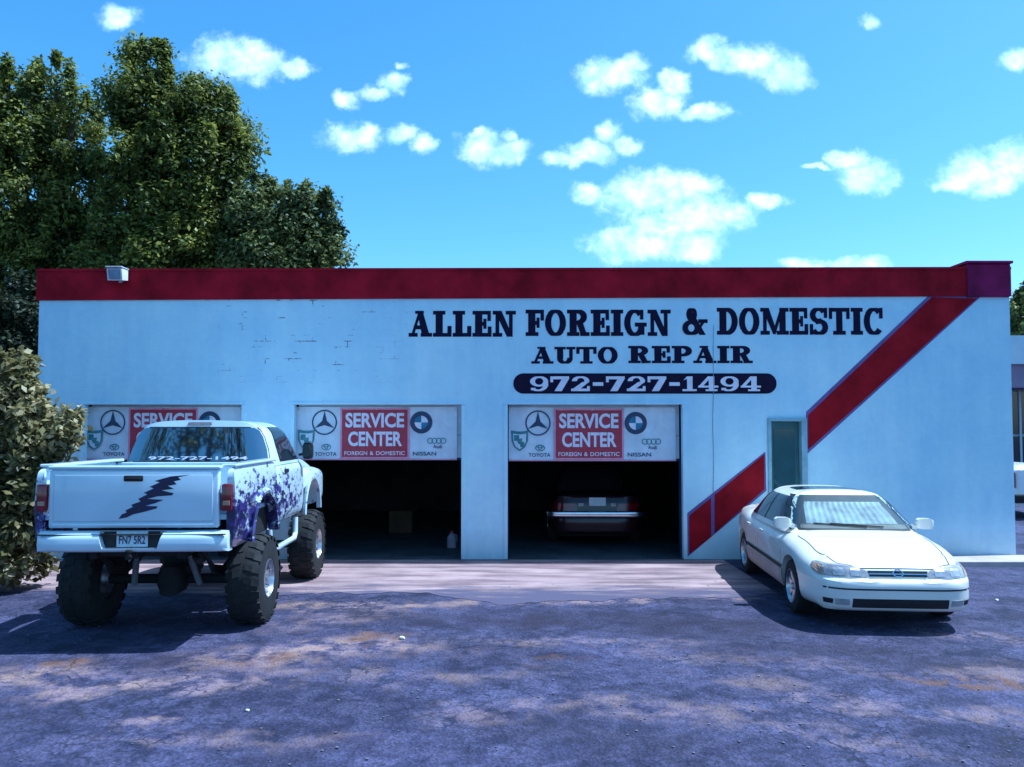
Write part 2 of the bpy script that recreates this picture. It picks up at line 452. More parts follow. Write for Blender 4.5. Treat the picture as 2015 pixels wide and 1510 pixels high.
# ================================================================== GROUND
def asphalt():
    m = bpy.data.materials.new('worn_asphalt'); m.use_nodes = True
    nt = m.node_tree; N = nt.nodes; L = nt.links; b = N['Principled BSDF']
    tc = N.new('ShaderNodeTexCoord'); co = tc.outputs['Object']
    def noise(scale, det, src=co, rough=.6, dist=0):
        n = N.new('ShaderNodeTexNoise'); n.inputs['Scale'].default_value = scale; n.inputs['Detail'].default_value = det
        n.inputs['Roughness'].default_value = rough; n.inputs['Distortion'].default_value = dist; L.new(src, n.inputs['Vector']); return n
    def ramp(src, p0, c0, p1, c1):
        r = N.new('ShaderNodeValToRGB'); L.new(src, r.inputs[0])
        r.color_ramp.elements[0].position = p0; r.color_ramp.elements[0].color = (*c0, 1)
        r.color_ramp.elements[1].position = p1; r.color_ramp.elements[1].color = (*c1, 1); return r.outputs[0]
    def mix(f, a, c, blend='MIX'):
        x = N.new('ShaderNodeMixRGB'); x.blend_type = blend
        for s, v in zip(x.inputs, (f, a, c)):
            if hasattr(v, 'links'): L.new(v, s)
            else: s.default_value = v if not isinstance(v, tuple) else (*v, 1)
        return x.outputs[0]
    def mul(a, c):
        mm = N.new('ShaderNodeMath'); mm.operation = 'MULTIPLY'
        for s, v in zip(mm.inputs, (a, c)):
            if hasattr(v, 'links'): L.new(v, s)
            else: s.default_value = v
        return mm.outputs[0]
    base = ramp(noise(.7, 6).outputs[0], .40, (.018, .017, .045), .60, (.076, .072, .145))
    base = mix(.45, base, ramp(noise(3.1, 6, dist=.6).outputs[0], .42, (.016, .015, .040), .58, (.092, .082, .142)))
    # exposed aggregate: pale stones in a dark binder
    vo = N.new('ShaderNodeTexVoronoi'); vo.inputs['Scale'].default_value = 42; L.new(co, vo.inputs['Vector'])
    agg = ramp(vo.outputs['Color'], .25, (.35, .35, .38), .9, (2.0, 2.0, 2.1))
    base = mix(.38, base, agg, 'MULTIPLY')
    pits = ramp(noise(9, 6, rough=.78).outputs[0], .36, (.12, .13, .20), .49, (1, 1, 1))
    base = mix(.5, base, pits, 'MULTIPLY')
    # dust and sand washed over the lot: patches with their own outlines
    wob = noise(1.1, 4, rough=.65)
    va = N.new('ShaderNodeVectorMath'); va.operation = 'MULTIPLY_ADD'; L.new(wob.outputs['Color'], va.inputs[0]); va.inputs[1].default_value = (1.6, 1.3, 0); va.inputs[2].default_value = (-.8, -.65, 0)
    vb = N.new('ShaderNodeVectorMath'); L.new(co, vb.inputs[0]); L.new(va.outputs[0], vb.inputs[1])
    acc = None
    #      photo px centre, half sizes in metres, turn, weight
    for (px, py, rx, ry, a, k) in [(620, 1285, 1.5, .55, .25, 1), (300, 1345, 1.5, .40, .12, .95), (90, 1330, .9, .55, .2, .9), (690, 1215, 1.1, .5, .5, .7),
                                   (1750, 1390, 1.9, .28, -.55, .5), (1500, 1300, 2.2, .30, -.3, .3), (1960, 1330, .9, .5, -.4, .5), (980, 1400, .5, .35, .2, .45), (1180, 1265, 1.3, .22, -.1, .5),
                                   (600, 1195, .9, .28, 0, .8), (760, 1188, 1.2, .3, 0, .85), (980, 1185, 1.3, .26, 0, .8), (1200, 1182, 1.2, .25, 0, .8), (1400, 1180, .9, .25, 0, .75), (1940, 1255, .8, .3, -.3, .5), (880, 1330, 1.2, .25, .1, .4), (1300, 1400, 1.4, .3, -.15, .45), (450, 1460, 1.0, .18, .05, .45), (260, 1432, .35, .12, .1, .7), (1650, 1440, 1.0, .18, -.6, .35)]:
        g = gnd(px, py)
        mp = N.new('ShaderNodeMapping'); mp.vector_type = 'TEXTURE'
        mp.inputs['Location'].default_value = (g.x, g.y, 0); mp.inputs['Rotation'].default_value = (0, 0, a); mp.inputs['Scale'].default_value = (rx, ry, 1e3)
        L.new(vb.outputs[0], mp.inputs[0])
        ln = N.new('ShaderNodeVectorMath'); ln.operation = 'LENGTH'; L.new(mp.outputs[0], ln.inputs[0])
        r = N.new('ShaderNodeMapRange'); r.interpolation_type = 'SMOOTHSTEP'; L.new(ln.outputs['Value'], r.inputs[0])
        r.inputs[1].default_value = 1.25; r.inputs[2].default_value = .25; r.inputs[4].default_value = k
        if acc is None: acc = r.outputs[0]
        else:
            mm = N.new('ShaderNodeMath'); mm.operation = 'MAXIMUM'; L.new(acc, mm.inputs[0]); L.new(r.outputs[0], mm.inputs[1]); acc = mm.outputs[0]
    dn = ramp(noise(2.6, 7, rough=.68).outputs[0], .42, (0, 0, 0), .56, (1, 1, 1))
    dustc = ramp(noise(1.3, 4).outputs[0], .4, (.34, .235, .27), .6, (.32, .21, .17))
    base = mix(mul(mul(acc, dn), .95), base, dustc)
    def patches(lst, sm0=1.25, sm1=.2):
        acc = None
        for (px, py, rx, ry, a, k) in lst:
            g = gnd(px, py)
            mp = N.new('ShaderNodeMapping'); mp.vector_type = 'TEXTURE'
            mp.inputs['Location'].default_value = (g.x, g.y, 0); mp.inputs['Rotation'].default_value = (0, 0, a); mp.inputs['Scale'].default_value = (rx, ry, 1e3)
            L.new(vb.outputs[0], mp.inputs[0])
            ln = N.new('ShaderNodeVectorMath'); ln.operation = 'LENGTH'; L.new(mp.outputs[0], ln.inputs[0])
            r = N.new('ShaderNodeMapRange'); r.interpolation_type = 'SMOOTHSTEP'; L.new(ln.outputs['Value'], r.inputs[0])
            r.inputs[1].default_value = sm0; r.inputs[2].default_value = sm1; r.inputs[4].default_value = k
            if acc is None: acc = r.outputs[0]
            else:
                mm = N.new('ShaderNodeMath'); mm.operation = 'MAXIMUM'; L.new(acc, mm.inputs[0]); L.new(r.outputs[0], mm.inputs[1]); acc = mm.outputs[0]
        return acc
    # years of oil and tyre rubber where cars turn in front of the bays
    oil = patches([(820, 1215, 2.0, .55, .05, .9), (1120, 1222, 1.8, .6, -.05, .95), (1380, 1232, 1.7, .55, 0, .9), (1600, 1285, 1.4, .5, -.2, .8), (700, 1300, .7, .25, .3, .6), (1060, 1232, .5, .2, 0, 1), (200, 1300, 1.5, .22, .05, .8), (1850, 1300, .9, .22, -.3, .7), (1300, 1460, 1.0, .2, -.1, .5), (560, 1480, .9, .25, .1, .6)])
    on = ramp(noise(1.7, 6, rough=.65).outputs[0], .34, (.25, .25, .25), .58, (1, 1, 1))
    base = mix(mul(mul(oil, on), .92), base, (.022, .016, .034))
    rust = patches([(735, 1262, .50, .22, .6, 1), (1935, 1345, .75, .22, -.3, 1), (120, 1310, .6, .2, .2, .8), (520, 1300, .7, .16, .3, .7), (1090, 1300, .5, .14, .1, .45)])
    rn = ramp(noise(3.5, 6, rough=.7).outputs[0], .42, (0, 0, 0), .56, (1, 1, 1))
    base = mix(mul(mul(rust, rn), .9), base, (.15, .070, .032))
    mst = N.new('ShaderNodeMapping'); mst.inputs['Scale'].default_value = (.55, 1.5, 1); L.new(co, mst.inputs[0])
    st = ramp(noise(.9, 6, mst.outputs[0], .65, .8).outputs[0], .54, (0, 0, 0), .74, (1, 1, 1))
    base = mix(mul(st, .6), base, (.040, .034, .062))
    # alligator cracking: a net of dark joints, in broken-up areas
    va2 = N.new('ShaderNodeTexVoronoi'); va2.feature = 'DISTANCE_TO_EDGE'; va2.inputs['Scale'].default_value = 6.5
    wv = N.new('ShaderNodeVectorMath'); wv.operation = 'MULTIPLY_ADD'; L.new(noise(7, 3).outputs['Color'], wv.inputs[0]); wv.inputs[1].default_value = (.16, .16, 0); L.new(co, wv.inputs[2])
    L.new(wv.outputs[0], va2.inputs['Vector'])
    net = ramp(va2.outputs['Distance'], .02, (1, 1, 1), .10, (0, 0, 0))
    net = mul(net, ramp(noise(.55, 4, rough=.7).outputs[0], .43, (0, 0, 0), .58, (1, 1, 1)))
    net = mul(net, ramp(noise(5, 4, rough=.7).outputs[0], .40, (0, 0, 0), .55, (1, 1, 1)))
    base = mix(mul(net, .85), base, (.012, .013, .035))
    # pale scuffed flecks
    fk = ramp(noise(11, 6, rough=.8).outputs[0], .60, (0, 0, 0), .70, (1, 1, 1))
    base = mix(mul(fk, .3), base, (.24, .22, .29))
    # fine cracks
    vc = N.new('ShaderNodeTexVoronoi'); vc.feature = 'DISTANCE_TO_EDGE'; vc.inputs['Scale'].default_value = .55; L.new(vb.outputs[0], vc.inputs['Vector'])
    ck = ramp(vc.outputs['Distance'], .004, (1, 1, 1), .012, (0, 0, 0))
    ck2 = mul(ck, ramp(noise(.4, 2).outputs[0], .5, (0, 0, 0), .6, (1, 1, 1)))
    base = mix(mul(ck2, .7), base, (.02, .02, .03))
    L.new(base, b.inputs['Base Color']); b.inputs['Roughness'].default_value = .85; b.inputs['Specular IOR Level'].default_value = .35
    hh = N.new('ShaderNodeMath'); hh.operation = 'MULTIPLY_ADD'; L.new(noise(16, 5, rough=.75).outputs[0], hh.inputs[0]); hh.inputs[1].default_value = 1.4; L.new(vo.outputs['Distance'], hh.inputs[2])
    bp = N.new('ShaderNodeBump'); bp.inputs['Strength'].default_value = .6; bp.inputs['Distance'].default_value = .02
    L.new(hh.outputs[0], bp.inputs['Height']); L.new(bp.outputs[0], b.inputs['Normal'])
    return m
M_asph = asphalt()
V, Fc = [], []
gx = [-400, -120, -40, -20, -10, 0, 10, 20, 40, 120, 400]; gy = [-400, -120, -40, -15, 0, 8, 16, 30, 60, 150, 700]
for y in gy:
    for x in gx: V.append((x, y, 0))
nxx = len(gx)
for j in range(len(gy) - 1):
    for i in range(nxx - 1): Fc.append((j * nxx + i, j * nxx + i + 1, (j + 1) * nxx + i + 1, (j + 1) * nxx + i))
tag(part('ground', (V, Fc), M_asph, fix=False), kind='structure')

WY = 13.63                                   # plane of the front wall
def W(px, py): p = at(px, py, WY); return p.x, p.z
WX0, WX1 = W(71, 850)[0], W(1993, 850)[0]
ZTOP = W(1000, 530)[1]; ZBAND = W(1000, 587)[1]
# concrete apron in front of the bays, feathered by asphalt creeping over its edge
def apron_mat():
    m = mat('dusty_concrete_apron', (.44, .30, .28), .9, col2=(.27, .185, .18), vscale=1.1, bump=.4, bscale=45)
    nt = m.node_tree; N = nt.nodes; L = nt.links; b = N['Principled BSDF']
    old = b.inputs['Base Color'].links[0].from_socket
    tc = N.new('ShaderNodeTexCoord')
    mp = N.new('ShaderNodeMapping'); mp.inputs['Scale'].default_value = (.5, 2.6, 1); L.new(tc.outputs['Object'], mp.inputs[0])
    n = N.new('ShaderNodeTexNoise'); n.inputs['Scale'].default_value = 1.5; n.inputs['Detail'].default_value = 7; L.new(mp.outputs[0], n.inputs['Vector'])
    r = N.new('ShaderNodeValToRGB'); L.new(n.outputs[0], r.inputs[0])
    r.color_ramp.elements[0].position = .40; r.color_ramp.elements[0].color = (.45, .40, .46, 1); r.color_ramp.elements[1].position = .56; r.color_ramp.elements[1].color = (1, 1, 1, 1)
    x = N.new('ShaderNodeMixRGB'); x.blend_type = 'MULTIPLY'; x.inputs[0].default_value = .8; L.new(old, x.inputs[1]); L.new(r.outputs[0], x.inputs[2])
    sp = N.new('ShaderNodeSeparateXYZ'); L.new(tc.outputs['Object'], sp.inputs[0])
    n3 = N.new('ShaderNodeTexNoise'); n3.inputs['Scale'].default_value = 1.8; n3.inputs['Detail'].default_value = 7; n3.inputs['Roughness'].default_value = .68; L.new(mp.outputs[0], n3.inputs['Vector'])
    ad = N.new('ShaderNodeMath'); ad.operation = 'MULTIPLY_ADD'; L.new(n3.outputs[0], ad.inputs[0]); ad.inputs[1].default_value = 3.2; L.new(sp.outputs['Y'], ad.inputs[2])
    mr = N.new('ShaderNodeMapRange'); mr.interpolation_type = 'SMOOTHSTEP'; L.new(ad.outputs[0], mr.inputs[0]); mr.inputs[1].default_value = 13.1; mr.inputs[2].default_value = 12.3
    x2 = N.new('ShaderNodeMixRGB'); L.new(mr.outputs[0], x2.inputs[0]); L.new(x.outputs[0], x2.inputs[1]); x2.inputs[2].default_value = (.085, .070, .115, 1)
    L.new(x2.outputs[0], b.inputs['Base Color'])
    return m
M_apron = apron_mat()
AX0, AX1 = WX0 - .3, gnd(1500, 1150).x
n = 220; V = []; 
prevz = 0
rr = random.Random(5)
ph = [rr.uniform(0, 6.28) for _ in range(12)]
for i in range(n + 1):
    x = lerp(AX0, AX1, i / n)
    y = 10.75 - .25 * math.sin(x * .35 + 1) + sum(math.sin(x * (1.1 * 1.55 ** k) + ph[k]) * .16 * .72 ** k for k in range(9))
    V.append((x, y, .005)); V.append((x, WY + .1, .005))
Fc = [(2 * i, 2 * i + 2, 2 * i + 3, 2 * i + 1) for i in range(n)]
tag(part('concrete_apron', (V, Fc), M_apron, fix=False), kind='structure')
# raised walk along the right end of the building
tag(part('concrete_walk', box(6.3, 24.0, 12.95, WY - .004, -.05, .085, .012), M_conc), kind='structure')

# ================================================================== GARAGE BUILDING
bld = thing('garage_building', 'long pale blue flat-roofed auto repair garage with dark red parapet and three bays', 'building', (0, WY, 0))
def bw(vf):                                    # world -> building frame
    return [(p[0], p[1] - WY, p[2]) for p in vf[0]], vf[1]
def bpart(name, vf, m, parent=None, smooth=False, fix=True):
    return part(name, bw(vf), m, parent or bld, smooth, fix)
BAYS = []
for (xa, xb) in ((161, 479), (575, 912), (995, 1347)):
    BAYS.append((W(xa, 850)[0], W(xb, 850)[0]))
ZB = W(1000, 795)[1]
PD = (W(1511, 900)[0], W(1588, 900)[0]); ZPD = W(1550, 823)[1]
holes = [(a, b, -1, ZB) for a, b in BAYS] + [(PD[0], PD[1], -1, ZPD)]
xs = sorted({WX0, WX1} | {h[0] for h in holes} | {h[1] for h in holes}); zs = sorted({-.1, ZB, ZPD, ZTOP - .04})
V, Fc = [], []; TH = .30
def quad(a, b, c, d):
    k = len(V); V.extend([a, b, c, d]); Fc.append((k, k + 1, k + 2, k + 3))
def solid(i, j):
    if not (0 <= i < len(xs) - 1 and 0 <= j < len(zs) - 1): return False
    cx, cz = (xs[i] + xs[i + 1]) / 2, (zs[j] + zs[j + 1]) / 2
    return not any(h[0] < cx < h[1] and h[2] < cz < h[3] for h in holes)
for i in range(len(xs) - 1):
    for j in range(len(zs) - 1):
        if not solid(i, j): continue
        x0, x1, z0, z1 = xs[i], xs[i + 1], zs[j], zs[j + 1]
        quad((x0, WY, z0), (x1, WY, z0), (x1, WY, z1), (x0, WY, z1))
        quad((x1, WY + TH, z0), (x0, WY + TH, z0), (x0, WY + TH, z1), (x1, WY + TH, z1))
        if not solid(i - 1, j): quad((x0, WY + TH, z0), (x0, WY, z0), (x0, WY, z1), (x0, WY + TH, z1))
        if not solid(i + 1, j): quad((x1, WY, z0), (x1, WY + TH, z0), (x1, WY + TH, z1), (x1, WY, z1))
        if not solid(i, j - 1): quad((x0, WY + TH, z0), (x1, WY + TH, z0), (x1, WY, z0), (x0, WY, z0))
        if not solid(i, j + 1): quad((x0, WY, z1), (x1, WY, z1), (x1, WY + TH, z1), (x0, WY + TH, z1))
bpart('front_wall', (V, Fc), M_wall, fix=False)
DEP = 8.6
bpart('side_wall', box(WX0, WX0 + .28, WY + TH + .002, WY + DEP, -.1, ZTOP - .06), M_wall)
bpart('side_wall', box(WX1 - .28, WX1, WY + TH + .002, WY + DEP, -.1, ZTOP - .06), M_wall)
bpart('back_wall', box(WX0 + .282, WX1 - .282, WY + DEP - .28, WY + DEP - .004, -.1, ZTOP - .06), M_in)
bpart('roof', box(WX0 + .1, WX1 - .1, WY + TH + .004, WY + DEP - .1, 4.0, 4.25), M_roof)
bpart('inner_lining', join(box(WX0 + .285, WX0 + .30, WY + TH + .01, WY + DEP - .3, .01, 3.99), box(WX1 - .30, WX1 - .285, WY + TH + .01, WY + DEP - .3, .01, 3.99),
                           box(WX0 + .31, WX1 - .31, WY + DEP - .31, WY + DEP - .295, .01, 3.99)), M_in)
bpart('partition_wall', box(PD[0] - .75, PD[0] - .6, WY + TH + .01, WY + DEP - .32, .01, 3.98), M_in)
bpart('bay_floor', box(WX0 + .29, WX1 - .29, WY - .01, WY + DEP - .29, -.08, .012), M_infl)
# parapet: painted coping panels in lengths, each a hair apart, plus the corner cap
seg_px = [73, 345, 622, 905, 1180, 1455, 1720, 1988]
for i, (a, b) in enumerate(zip(seg_px, seg_px[1:])):
    xa, xb = W(a, 560)[0], W(b, 560)[0]
    ta, tb = W(a, lerp(533, 529, a / 2015))[1], W(b, lerp(533, 529, b / 2015))[1]
    ba, bb = W(a, lerp(592, 583, a / 2015))[1], W(b, lerp(592, 583, b / 2015))[1]
    pr = prism([(xa + .001, ba), (xb - .001, bb), (xb - .001, tb), (xa + .001, ta)], WY - .028, WY + TH + .03)
    bpart('parapet_panel', pr, M_red)
    V = [(xa, WY - .045, ta - .02), (xb - .002, WY - .045, tb - .02), (xb - .002, WY - .045, tb + .025), (xa, WY - .045, ta + .025)]
    c = prism([(v[0], v[2]) for v in V], WY - .042, WY + TH + .045)
    bpart('coping', c, M_red)
x0, z1 = W(1899, 515); x1, z0 = W(1984, 584)
M_cap = mat('faded_purple_red_cap', (.19, .010, .075), .7, spec=.15, var=.4, vscale=2)
bpart('corner_cap', box(x0, x1 + .02, WY - .06, WY + .62, z0 - .01, z1 - .05, .02), M_cap)
bpart('corner_cap_lid', box(x0 - .03, x1 + .05, WY - .09, WY + .66, z1 - .048, z1, .012), M_cap)
# diagonal stripe, in two runs broken by the door, with a thin edge line
def wall_poly(name, pts, m, y, parent=None):
    P = [W(*p) for p in pts]
    return bpart(name, prism(P, y, y + .0035), m, parent)
E0 = WY - .0042; E1 = WY - .0085
st_up = wall_poly('diagonal_stripe', [(1833, 585), (1922, 588), (1590, 885), (1590, 817)], M_redst, E1)
wall_poly('stripe_edge', [(1826, 583), (1930, 584), (1590, 892), (1586, 892), (1586, 811)], M_trim, E0)
wall_poly('diagonal_stripe', [(1504, 894), (1504, 963), (1406, 1050), (1406, 974)], M_redst, E1)
wall_poly('diagonal_stripe', [(1399, 980), (1399, 1057), (1356, 1091), (1356, 1015)], M_redst, E1)
wall_poly('stripe_edge', [(1506, 889), (1508, 966), (1353, 1096), (1351, 1011)], M_trim, E0)
# hairline settlement crack with filler running down from the lettering
P = [(1404, 640), (1403, 700), (1404, 770), (1402, 830), (1404, 900), (1403, 972)]
V, Fc = [], []
for p in P:
    x, z = W(*p); V += [(x - .0045, WY - .0095, z), (x + .0045, WY - .0095, z)]
for i in range(len(P) - 1): Fc.append((2 * i, 2 * i + 1, 2 * i + 3, 2 * i + 2))
bpart('wall_crack', (V, Fc), mat('crack_filler', (.20, .32, .38), .9, var=.5, vscale=12), fix=False)

# ---------------------------------------------------------------- painted lettering: slab letters drawn from strokes
def rect(a, b, c, d): return [[(a, b), (c, b), (c, d), (a, d)]]
def ring(cx, cy, rx, ry, tx, ty, a0=0, a1=360, n=22):
    o = []
    for k in range(n):
        t0, t1 = R(lerp(a0, a1, k / n)), R(lerp(a0, a1, (k + 1) / n))
        o.append([(cx + (rx - tx) * math.cos(t0), cy + (ry - ty) * math.sin(t0)), (cx + rx * math.cos(t0), cy + ry * math.sin(t0)),
                  (cx + rx * math.cos(t1), cy + ry * math.sin(t1)), (cx + (rx - tx) * math.cos(t1), cy + (ry - ty) * math.sin(t1))])
    return o
ST = rect(.11, 0, .39, 1)
GLY = {
 'A': (.98, [[(.10, .05), (.23, .05), (.52, 1), (.40, 1)], [(.58, .05), (.88, .05), (.60, 1), (.36, 1)]] + rect(.22, .30, .72, .42) + rect(0, 0, .36, .13) + rect(.52, 0, .98, .13) + rect(.28, .9, .62, 1)),
 'L': (.78, ST + rect(0, 0, .75, .13) + rect(0, .87, .50, 1) + rect(.62, 0, .77, .40)),
 'E': (.80, ST + rect(0, .87, .76, 1) + rect(0, 0, .79, .13) + rect(.3, .44, .56, .56) + rect(.47, .32, .57, .68) + rect(.64, .62, .76, 1) + rect(.66, 0, .79, .38)),
 'F': (.76, ST + rect(0, .87, .76, 1) + rect(0, 0, .52, .13) + rect(.3, .44, .56, .56) + rect(.47, .32, .57, .68) + rect(.64, .60, .76, 1)),
 'N': (.98, rect(.12, 0, .25, 1) + rect(.70, 0, .83, 1) + [[(.08, 1), (.38, 1), (.83, 0), (.58, 0)]] + rect(0, .87, .35, 1) + rect(.56, .87, .97, 1) + rect(0, 0, .38, .13)),
 'O': (.88, ring(.44, .5, .44, .52, .24, .13)),
 'R': (.95, ST + rect(0, 0, .5, .13) + rect(0, .87, .5, 1) + ring(.45, .725, .38, .275, .24, .13, -90, 90) + rect(.3, .45, .5, .57) + [[(.40, .5), (.64, .5), (.84, .05), (.60, .05)]] + rect(.56, 0, .94, .13)),
 'P': (.86, ST + rect(0, 0, .52, .13) + rect(0, .87, .5, 1) + ring(.45, .70, .40, .30, .24, .13, -90, 90) + rect(.3, .40, .5, .53)),
 'I': (.50, ST + rect(0, 0, .50, .13) + rect(0, .87, .50, 1)),
 'G': (.94, ring(.44, .5, .44, .52, .24, .13, 42, 325) + rect(.60, .06, .84, .46) + rect(.46, .37, .94, .49) + rect(.68, .64, .80, .98)),
 'C': (.84, ring(.44, .5, .44, .52, .24, .13, 45, 318) + rect(.68, .62, .81, .99)),
 'D': (.90, ST + rect(0, 0, .5, .13) + rect(0, .87, .5, 1) + ring(.42, .5, .47, .50, .24, .13, -90, 90)),
 'M': (1.22, rect(.12, 0, .25, 1) + rect(.84, 0, 1.09, 1) + [[(.08, 1), (.38, 1), (.70, .12), (.54, .0)], [(.86, 1), (1.0, 1), (.66, .0), (.54, .1)]] + rect(0, .87, .30, 1) + rect(.92, .87, 1.22, 1) + rect(0, 0, .38, .13) + rect(.72, 0, 1.22, .13)),
 'S': (.80, ring(.40, .735, .37, .285, .22, .12, 25, 270) + ring(.41, .275, .39, .295, .22, .12, -155, 90) + [[(.2, .56), (.5, .60), (.60, .44), (.3, .40)]] + rect(.65, .64, .77, .99) + rect(.02, .01, .14, .38)),
 'T': (.90, rect(.32, 0, .57, 1) + rect(0, .87, .89, 1) + rect(0, .60, .12, 1) + rect(.77, .60, .89, 1) + rect(.18, 0, .71, .13)),
 'U': (.92, rect(.12, .3, .37, 1) + rect(.67, .3, .80, 1) + ring(.46, .33, .34, .35, .22, .14, 180, 360) + rect(0, .87, .48, 1) + rect(.54, .87, .92, 1)),
 '&': (1.0, ring(.38, .77, .20, .25, .11, .10) + ring(.36, .26, .34, .28, .19, .12) + [[(.22, .86), (.40, .90), (.92, .02), (.66, 0)]] + rect(.66, .46, 1.0, .57) + [[(.80, .52), (.92, .52), (.66, .12), (.55, .2)]]),
 '9': (.84, ring(.42, .66, .40, .36, .22, .13) + ring(.38, .46, .44, .48, .22, .13, -120, 20) + rect(.06, .06, .26, .22)),
 '7': (.84, rect(0, .80, .82, 1) + rect(0, .60, .12, 1) + [[(.52, .84), (.82, .84), (.50, 0), (.18, 0)]]),
 '2': (.84, ring(.42, .70, .38, .32, .22, .13, -25, 185) + [[(.50, .62), (.78, .62), (.36, .10), (.02, .10)]] + rect(0, 0, .80, .17) + rect(.70, 0, .82, .34)),
 '1': (.62, rect(.20, 0, .44, 1) + rect(0, 0, .62, .13) + [[(.04, .74), (.22, .84), (.3, 1), (.2, 1)]]),
 '4': (.88, rect(.46, 0, .70, 1) + rect(0, .24, .88, .37) + [[(.42, 1), (.60, 1), (.18, .3), (0, .3)]] + rect(.32, 0, .84, .12)),
 '-': (.55, rect(.04, .36, .50, .60)),
}
def slab(text, gap=.07):
    """Unit-box slab-letter artwork; overlapping strokes sit a fraction of a millimetre apart."""
    V, Fc, x = [], [], 0
    bold = 0 if text[0] == '9' else .016
    for ch in text:
        if ch == ' ': x += .45; continue
        w, polys = GLY[ch]
        for k, p in enumerate(polys):
            ar = sum(a[0] * b[1] - b[0] * a[1] for a, b in zip(p, p[1:] + p[:1]))
            if ar < 0: p = p[::-1]
            cx_ = sum(q[0] for q in p) / len(p); cy_ = sum(q[1] for q in p) / len(p)
            p = [(q[0] + math.copysign(bold, q[0] - cx_), min(1, max(0, q[1] + math.copysign(bold, q[1] - cy_)))) for q in p]
            b = len(V); V += [(x + q[0], q[1], .00012 * (k % 40)) for q in p]; Fc.append(tuple(range(b, b + len(p))))
        x += w + gap
    x -= gap
    return [(p[0] / x, p[1], p[2]) for p in V], Fc
def word(text, px0, px1, py0, py1, y, m, parent=None, name='lettering'):
    x0, z1 = W(px0, py0); x1, z0 = W(px1, py1)
    return bpart(name, flat(slab(text), x0, x1, z0, z1, y), m, parent, fix=False)
for t, a, b in (('ALLEN', 805, 1015), ('FOREIGN', 1035, 1320), ('&', 1342, 1392), ('DOMESTIC', 1411, 1738)):
    word(t, a, b, lerp(612, 603, (a - 805) / 930), lerp(663, 657, (a - 805) / 930), WY - .004, M_navy)
word('AUTO', 1046, 1215, 683, 716, WY - .004, M_navy); word('REPAIR', 1237, 1481, 681, 715, WY - .004, M_navy)
cxz = [W(1030, 755), W(1508, 755)]; rr_ = (W(1000, 735)[1] - W(1000, 775)[1]) / 2
P = [(cxz[1][0] + rr_ * math.cos(R(a)), cxz[1][1] + rr_ * math.sin(R(a))) for a in range(-90, 91, 12)] + [(cxz[0][0] + rr_ * math.cos(R(a)), cxz[0][1] + rr_ * math.sin(R(a))) for a in range(90, 271, 12)]
pill = bpart('phone_number_panel', prism(P, WY - .006, WY - .001), M_navy)
word('972-727-1494', 1042, 1497, 741, 770, WY - .009, M_white_p, pill)

# ---------------------------------------------------------------- overhead doors (raised) and their tracks, side door
for i, (a, b) in enumerate(BAYS):
    zd = W(1000, (902, 903, 905)[i])[1]
    dr = bpart('overhead_door', box(a + .05, b - .05, WY + .20, WY + .245, zd + .01, zd + .40, .006), M_door_w)
    bpart('door_section', box(a + .05, b - .05, WY + .20, WY + .245, zd + .405, ZB + .5, .006), M_door_w, dr)
    bpart('bottom_seal', box(a + .05, b - .05, WY + .205, WY + .24, zd - .03, zd + .008), M_track, dr)
    for s, xx in ((0, a), (1, b)):
        bpart('door_track', box(xx + (.005 if s == 0 else -.045), xx + (.045 if s == 0 else -.005), WY + .255, WY + .33, .014, ZB + .3), M_track, dr)
    bpart('lintel_shadow_lip', box(a - .05, b + .04, WY - .018, WY + .05, ZB - .012, ZB + .028, .005), M_wall)  # added lip standing in for the shadow line along the opening's head
    for xx, d in ((a, 1), (b, -1)):
        bpart('jamb_trim', box(min(xx - .03 * d, xx + .035 * d), max(xx - .03 * d, xx + .035 * d), WY - .018, WY + .12, .013, ZB - .014, .006), M_wall)
fr = bpart('door_frame', join(box(PD[0] + .001, PD[0] + .055, WY - .03, WY + .2, .013, ZPD - .056), box(PD[1] - .095, PD[1] - .001, WY - .03, WY + .2, .013, ZPD - .056),
                              box(PD[0] + .001, PD[1] - .001, WY - .03, WY + .2, ZPD - .055, ZPD - .001)), M_pframe)
dd = bpart('door', box(PD[0] + .06, PD[1] - .10, WY + .10, WY + .145, .02, ZPD - .06, .004), M_pdoor)
gl = mat('dark_door_glass', (.03, .09, .10), .06, spec=.8, var=.2, vscale=3)
bpart('window', box(PD[0] + .13, PD[1] - .17, WY + .092, WY + .099, 1.05, ZPD - .18), gl, dd)
bpart('handle', join(box(PD[1] - .17, PD[1] - .135, WY + .06, WY + .099, .95, 1.09, .008), tube([(PD[1] - .15, WY + .062, 1.02), (PD[1] - .24, WY + .055, 1.02)], .011)), M_chrome, dd)
bpart('door_sill', box(PD[0] - .02, PD[1] + .02, WY - .12, WY + .15, .0, .09, .01), M_conc)

